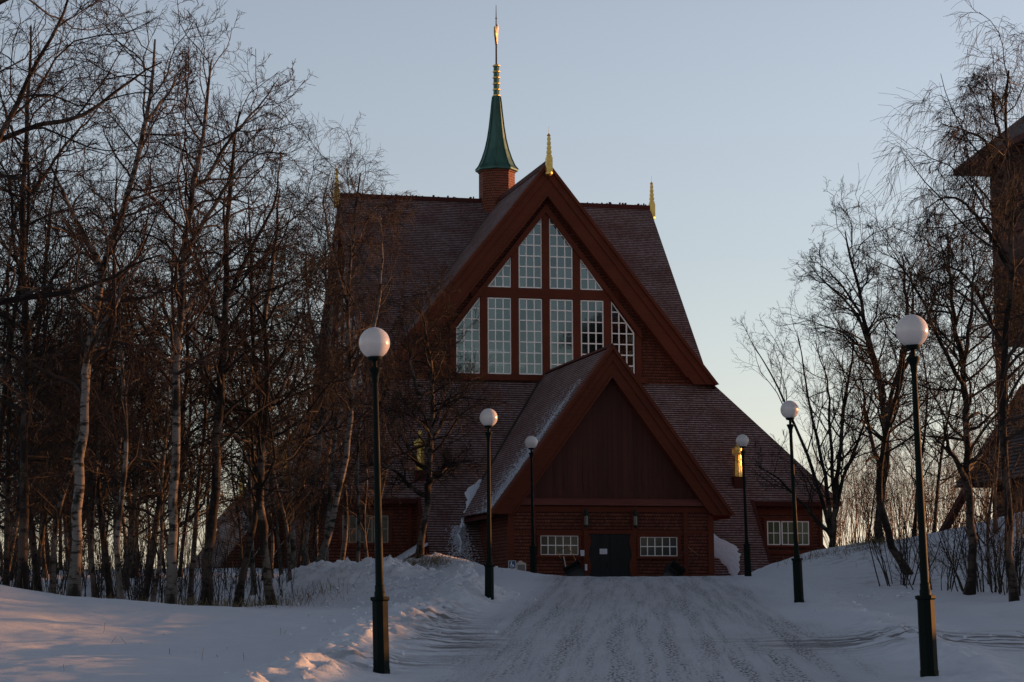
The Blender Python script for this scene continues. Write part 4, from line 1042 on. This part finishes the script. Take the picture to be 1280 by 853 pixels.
# generic trees: a few models, copied
def model(seed, H, bark, twig, **kw):
    rg = np.random.default_rng(seed); x = np.cumsum(rg.normal(size=(8, 2))*.16, 0)
    P = [(x[i, 0]-x[0, 0], x[i, 1]-x[0, 1], H*i/7) for i in range(8)]; P = np.array(P); n = 18; T = smooth_path(P, n); w = np.linspace(0, 1, n)
    R = .0078*H*(1-w)**.8+.012; R[0] *= 1.35; T = np.concatenate([[T[0]-[0, 0, .5]], T]); R = np.concatenate([[R[0]*1.1], R])
    root = empty('birch_tree'); mesh_np('trunk', [tubes(T[None], R[None], 8)], M[bark], root); mesh_np('crown', crown_from(rg, T[None], R[None], kw.pop('n1', 26), **kw), M[twig], root, smooth=False)
    return root
MODELS = [model(101, 10, 'bark_dark', 'twig', t0=.2), model(102, 9, 'birch_grey', 'twig_red', t0=.3, dens=.95), model(103, 11, 'bark_dark', 'twig', t0=.25, wig=.26), model(104, 8, 'birch_grey', 'twig', t0=.2, dens=.9), model(105, 9.5, 'birch_white', 'twig_red', t0=.35, dens=.9), model(106, 7, 'bark_dark', 'twig', t0=.3, wig=.3)]
used = set(); rr = random.Random(77)
def place(k, x, y, s, label, group, rz=None):
    src = MODELS[k]; o = src if k not in used else copy_tree(src); used.add(k)
    o.location = (x, y, gz(x, y)); o.rotation_euler = (rad(rr.uniform(-5, 5)), rad(rr.uniform(-6, 6)), rr.uniform(0, 6.28) if rz is None else rz); o.scale = (s*rr.uniform(.85, 1.1), s*rr.uniform(.85, 1.1), s)
    tag(o, label, 'tree', group); return o
LFRONT = 'thin bare birch among the many at the front of the left wood'
LBACK = 'slim bare tree deep in the left wood, behind the front trunks'
# front rank: surveyed foot positions (column, distance, height scale, model)
for px, Y, s, k in [(8, 52, .95, 0), (50, 54, 1.05, 2), (66, 51, .9, 3), (120, 53, .85, 1), (140, 56, 1.0, 2), (152, 50, .85, 4), (178, 55, .95, 0), (190, 52, .8, 3), (238, 57, .9, 1), (296, 56, .95, 2), (362, 60, .75, 3), (-14, 50, 1.0, 2), (318, 60, .9, 4)]:
    q = pix(px, 740, Y); place(k, q[0], Y, s, LFRONT, 'front trunks of the left wood')
# slim trees standing before the left wing and the left end of the church
LWING = 'slim bare tree before the left end of the church'
for px, Y, s, k in [(352, 74, .95, 3), (366, 70, 1.0, 4), (388, 78, 1.15, 1), (408, 72, 1.12, 4), (424, 82, 1.25, 1), (446, 74, .9, 4), (462, 80, .95, 3), (474, 84, .8, 1), (396, 88, 1.2, 3), (338, 82, .9, 1)]:
    q = pix(px, 700, Y); place(k, q[0], Y, s, LWING, 'slim trees before the left church end')
n = 0
while n < 58:
    px = rr.uniform(-25, 400); Y = rr.uniform(58, 104); q = pix(px, 700, Y); v = Vector((q[0]-OX, Y-OY, 0)); uu = v.x*math.cos(TH)+v.y*math.sin(TH); dd = -v.x*math.sin(TH)+v.y*math.cos(TH)
    if uu > -18.5 and dd > -6: continue
    if px > 240 and (Y > 76 or rr.random() < .3): continue
    place(rr.choice([0, 1, 2, 3, 4, 5, 5]), q[0], Y, rr.uniform(.7, 1.15)*(1.0 if px < 250 else .8), LBACK, 'background trunks of the left wood'); n += 1
# right: a few behind the mound
for px, Y, s, k, lb in [(1168, 92, .85, 2, 'bare tree behind the mound between the tall open tree and the forked tree'), (1085, 98, .62, 5, 'low bare tree behind the mound just left of the swollen-footed tree'), (1142, 84, .80, 0, 'dark bare tree rising behind the nearest right lamp post'), (1236, 60, .72, 3, 'small bare tree at the foot of the bell tower'), (1246, 70, .9, 1, 'reddish bare tree close before the bell tower body')]:
    q = pix(px, 690, Y); place(k, q[0], Y, s, lb, 'trees right of the church')
# unseen trees added beyond the right edge of the picture to shade the drive
for i, (x, y, s, k) in enumerate([(15.5, 44, .9, 0), (17.5, 49, 1.0, 2), (16.5, 38, .85, 3), (20, 54, 1, 0), (22, 46, .95, 1), (19, 61, .9, 2), (24, 58, 1.0, 0), (21, 39, .9, 2), (26, 50, 1, 3), (18, 33, .9, 1), (23, 66, .9, 0), (28, 62, 1, 2)]):
    place(k, x, y, s, 'unseen bare tree added beyond the right picture edge to shade the drive', 'unseen trees added to shade the drive')

# ------------------------------------------------------------------ saplings and undergrowth
def sticks(name, xs, ys, h, seed, kind=None, label=None, cat=None, group=None, m='stick', r=.009, tw=4, lean=.14):
    rg = np.random.default_rng(seed); xs = np.array(xs); ys = np.array(ys); z = ground_z(xs, ys)-.1; p = np.stack([xs, ys, z], -1); N = len(xs)
    d = unit(np.stack([rg.normal(size=N)*lean, rg.normal(size=N)*lean, np.ones(N)], -1)); L = rg.uniform(*h, N)
    P, R = grow(rg, p, d, L, np.full(N, r)*rg.uniform(.7, 1.4, N)*L**.3, .004, 6, .09, .05); parts = [tubes(P, R, 4)]
    if tw:
        p, d, L, r_, t = sprout(rg, P, R, tw, (20, 50), (.25, .5), .6, .2, 1.0); P2, R2 = grow(rg, p, d, L, np.clip(r_, .004, .01), .0035, 4, .14, .06); parts.append(tubes(P2, R2, 3))
        p, d, L, r_, t = sprout(rg, P2, R2, 3, (20, 50), (.3, .6), .7, .2, 1.0); P3, R3 = grow(rg, p, d, L, np.clip(r_, .0035, .006), .003, 2, .14, .04); parts.append(tubes(P3, R3, 3))
    c = np.array([xs.mean(), ys.mean(), float(z.mean())]); o = mesh_np(name, parts, M[m], None, c, smooth=False); o.location = c; tag(o, label, cat, group, kind); return o
rg = np.random.default_rng(5)
N = 420; Y = rg.uniform(49.5, 66, N); px = rg.uniform(-20, 395, N); X = (px-640)/2850*Y
# follow the edge of the wood: bushes start where the smooth snow ends
edge = np.interp(px, [0, 100, 180, 300, 400], [49, 49.5, 50, 53, 60]); keep = Y > edge
sticks('undergrowth', X[keep], Y[keep], (.5, 2.3), 6, 'stuff', 'tangle of thin bare saplings along the edge of the left wood', 'undergrowth', tw=4)
N = 200; Y = rg.uniform(90, 125, N); px = rg.uniform(-20, 300, N); X = (px-640)/2850*Y
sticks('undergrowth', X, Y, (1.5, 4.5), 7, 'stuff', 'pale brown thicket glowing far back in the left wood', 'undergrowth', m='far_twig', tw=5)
N = 330; Y = rg.uniform(100, 135, N); px = rg.uniform(1035, 1290, N); X = (px-640)/2850*Y
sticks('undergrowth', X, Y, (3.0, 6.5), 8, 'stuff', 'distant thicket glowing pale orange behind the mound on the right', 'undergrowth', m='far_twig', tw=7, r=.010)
def shrub(px, Y, n, spread, h, seed, label, m='stick', lean=.22):
    rg = np.random.default_rng(seed); q = pix(px, 700, Y); return sticks('bare_shrub', q[0]+rg.normal(size=n)*spread, Y+rg.normal(size=n)*spread, h, seed, None, label, 'shrub', 'bare shrubs on the right bank', m=m, lean=lean, r=.012, tw=6)
shrub(1122, 60, 16, .28, (1.6, 3.6), 31, 'upright bare shrub between the leaning trunk and the nearest right lamp')
shrub(1175, 58, 12, .35, (1.0, 2.4), 32, 'low bare shrub just right of the nearest right lamp post')
shrub(1240, 55, 26, .45, (1.5, 3.4), 33, 'tall thicket of bare stems right of the forked tree')
shrub(1275, 53, 26, .45, (1.2, 3.2), 34, 'bare shrub at the right picture edge below the bell tower')
shrub(1200, 66, 14, .6, (.8, 2.0), 35, 'small dark shrub on the slope behind the forked tree')
# dry grass poking through the snow
def tufts(spots, seed, label):
    rg = np.random.default_rng(seed); X, Yv = [], []
    for x, y, r_, n in spots: X += list(x+rg.normal(size=n)*r_); Yv += list(y+rg.normal(size=n)*r_*1.3)
    sticks('dry_grass', X, Yv, (.16, .42), seed, 'stuff', label, 'grass', m='grass', r=.006, tw=0, lean=.45)
tufts([(-3.3, 74.3, .5, 420), (-2.5, 74.5, .35, 160), (-8.3, 51.5, 1.3, 300), (-6.5, 53.5, 1.0, 300), (-5, 56.5, .6, 150)], 41, 'dry grass tufts round the tree feet left of the drive')
tufts([(11.3, 71.5, .5, 200), (12.0, 64, .8, 260), (10.6, 69, .6, 160), (9.3, 70.5, .4, 90), (13.2, 60, .8, 260), (11.8, 74.4, .3, 150)], 42, 'dry grass poking through the snow of the right mound')
rg = np.random.default_rng(8); N = 16; px = rg.uniform(20, 620, N); Y = rg.uniform(30, 46, N); X = (px-640)/2850*Y; X = np.where(X > -2.2, -4, X)
sticks('dry_grass', X, Y, (.12, .3), 9, 'stuff', 'single dry stalks standing in the open snow', 'grass', m='grass', r=.002, tw=0, lean=.35)
# fallen twig on the right lawn
tg = np.random.default_rng(3); a = np.array([[7.75, 34.2, gz(7.75, 34.2)+.03], [7.95, 34.5, gz(7.95, 34.5)+.10], [8.1, 34.9, gz(8.1, 34.9)+.12], [8.0, 35.4, gz(8, 35.4)+.10]])
P = smooth_path(a, 8)[None]; R = np.linspace(.012, .004, 8)[None]; pr = [tubes(P, R, 5)]; p, d, L, r_, t = sprout(tg, P, R, 5, (30, 60), (.3, .5), .6); P2, R2 = grow(tg, p, d, L, r_, .003, 4, .2, .02); pr.append(tubes(P2, R2, 3))
tag(mesh_np('fallen_twig', pr, M['stick'], None), 'small fallen twig lying on the snow right of the nearest right lamp post', 'twig')
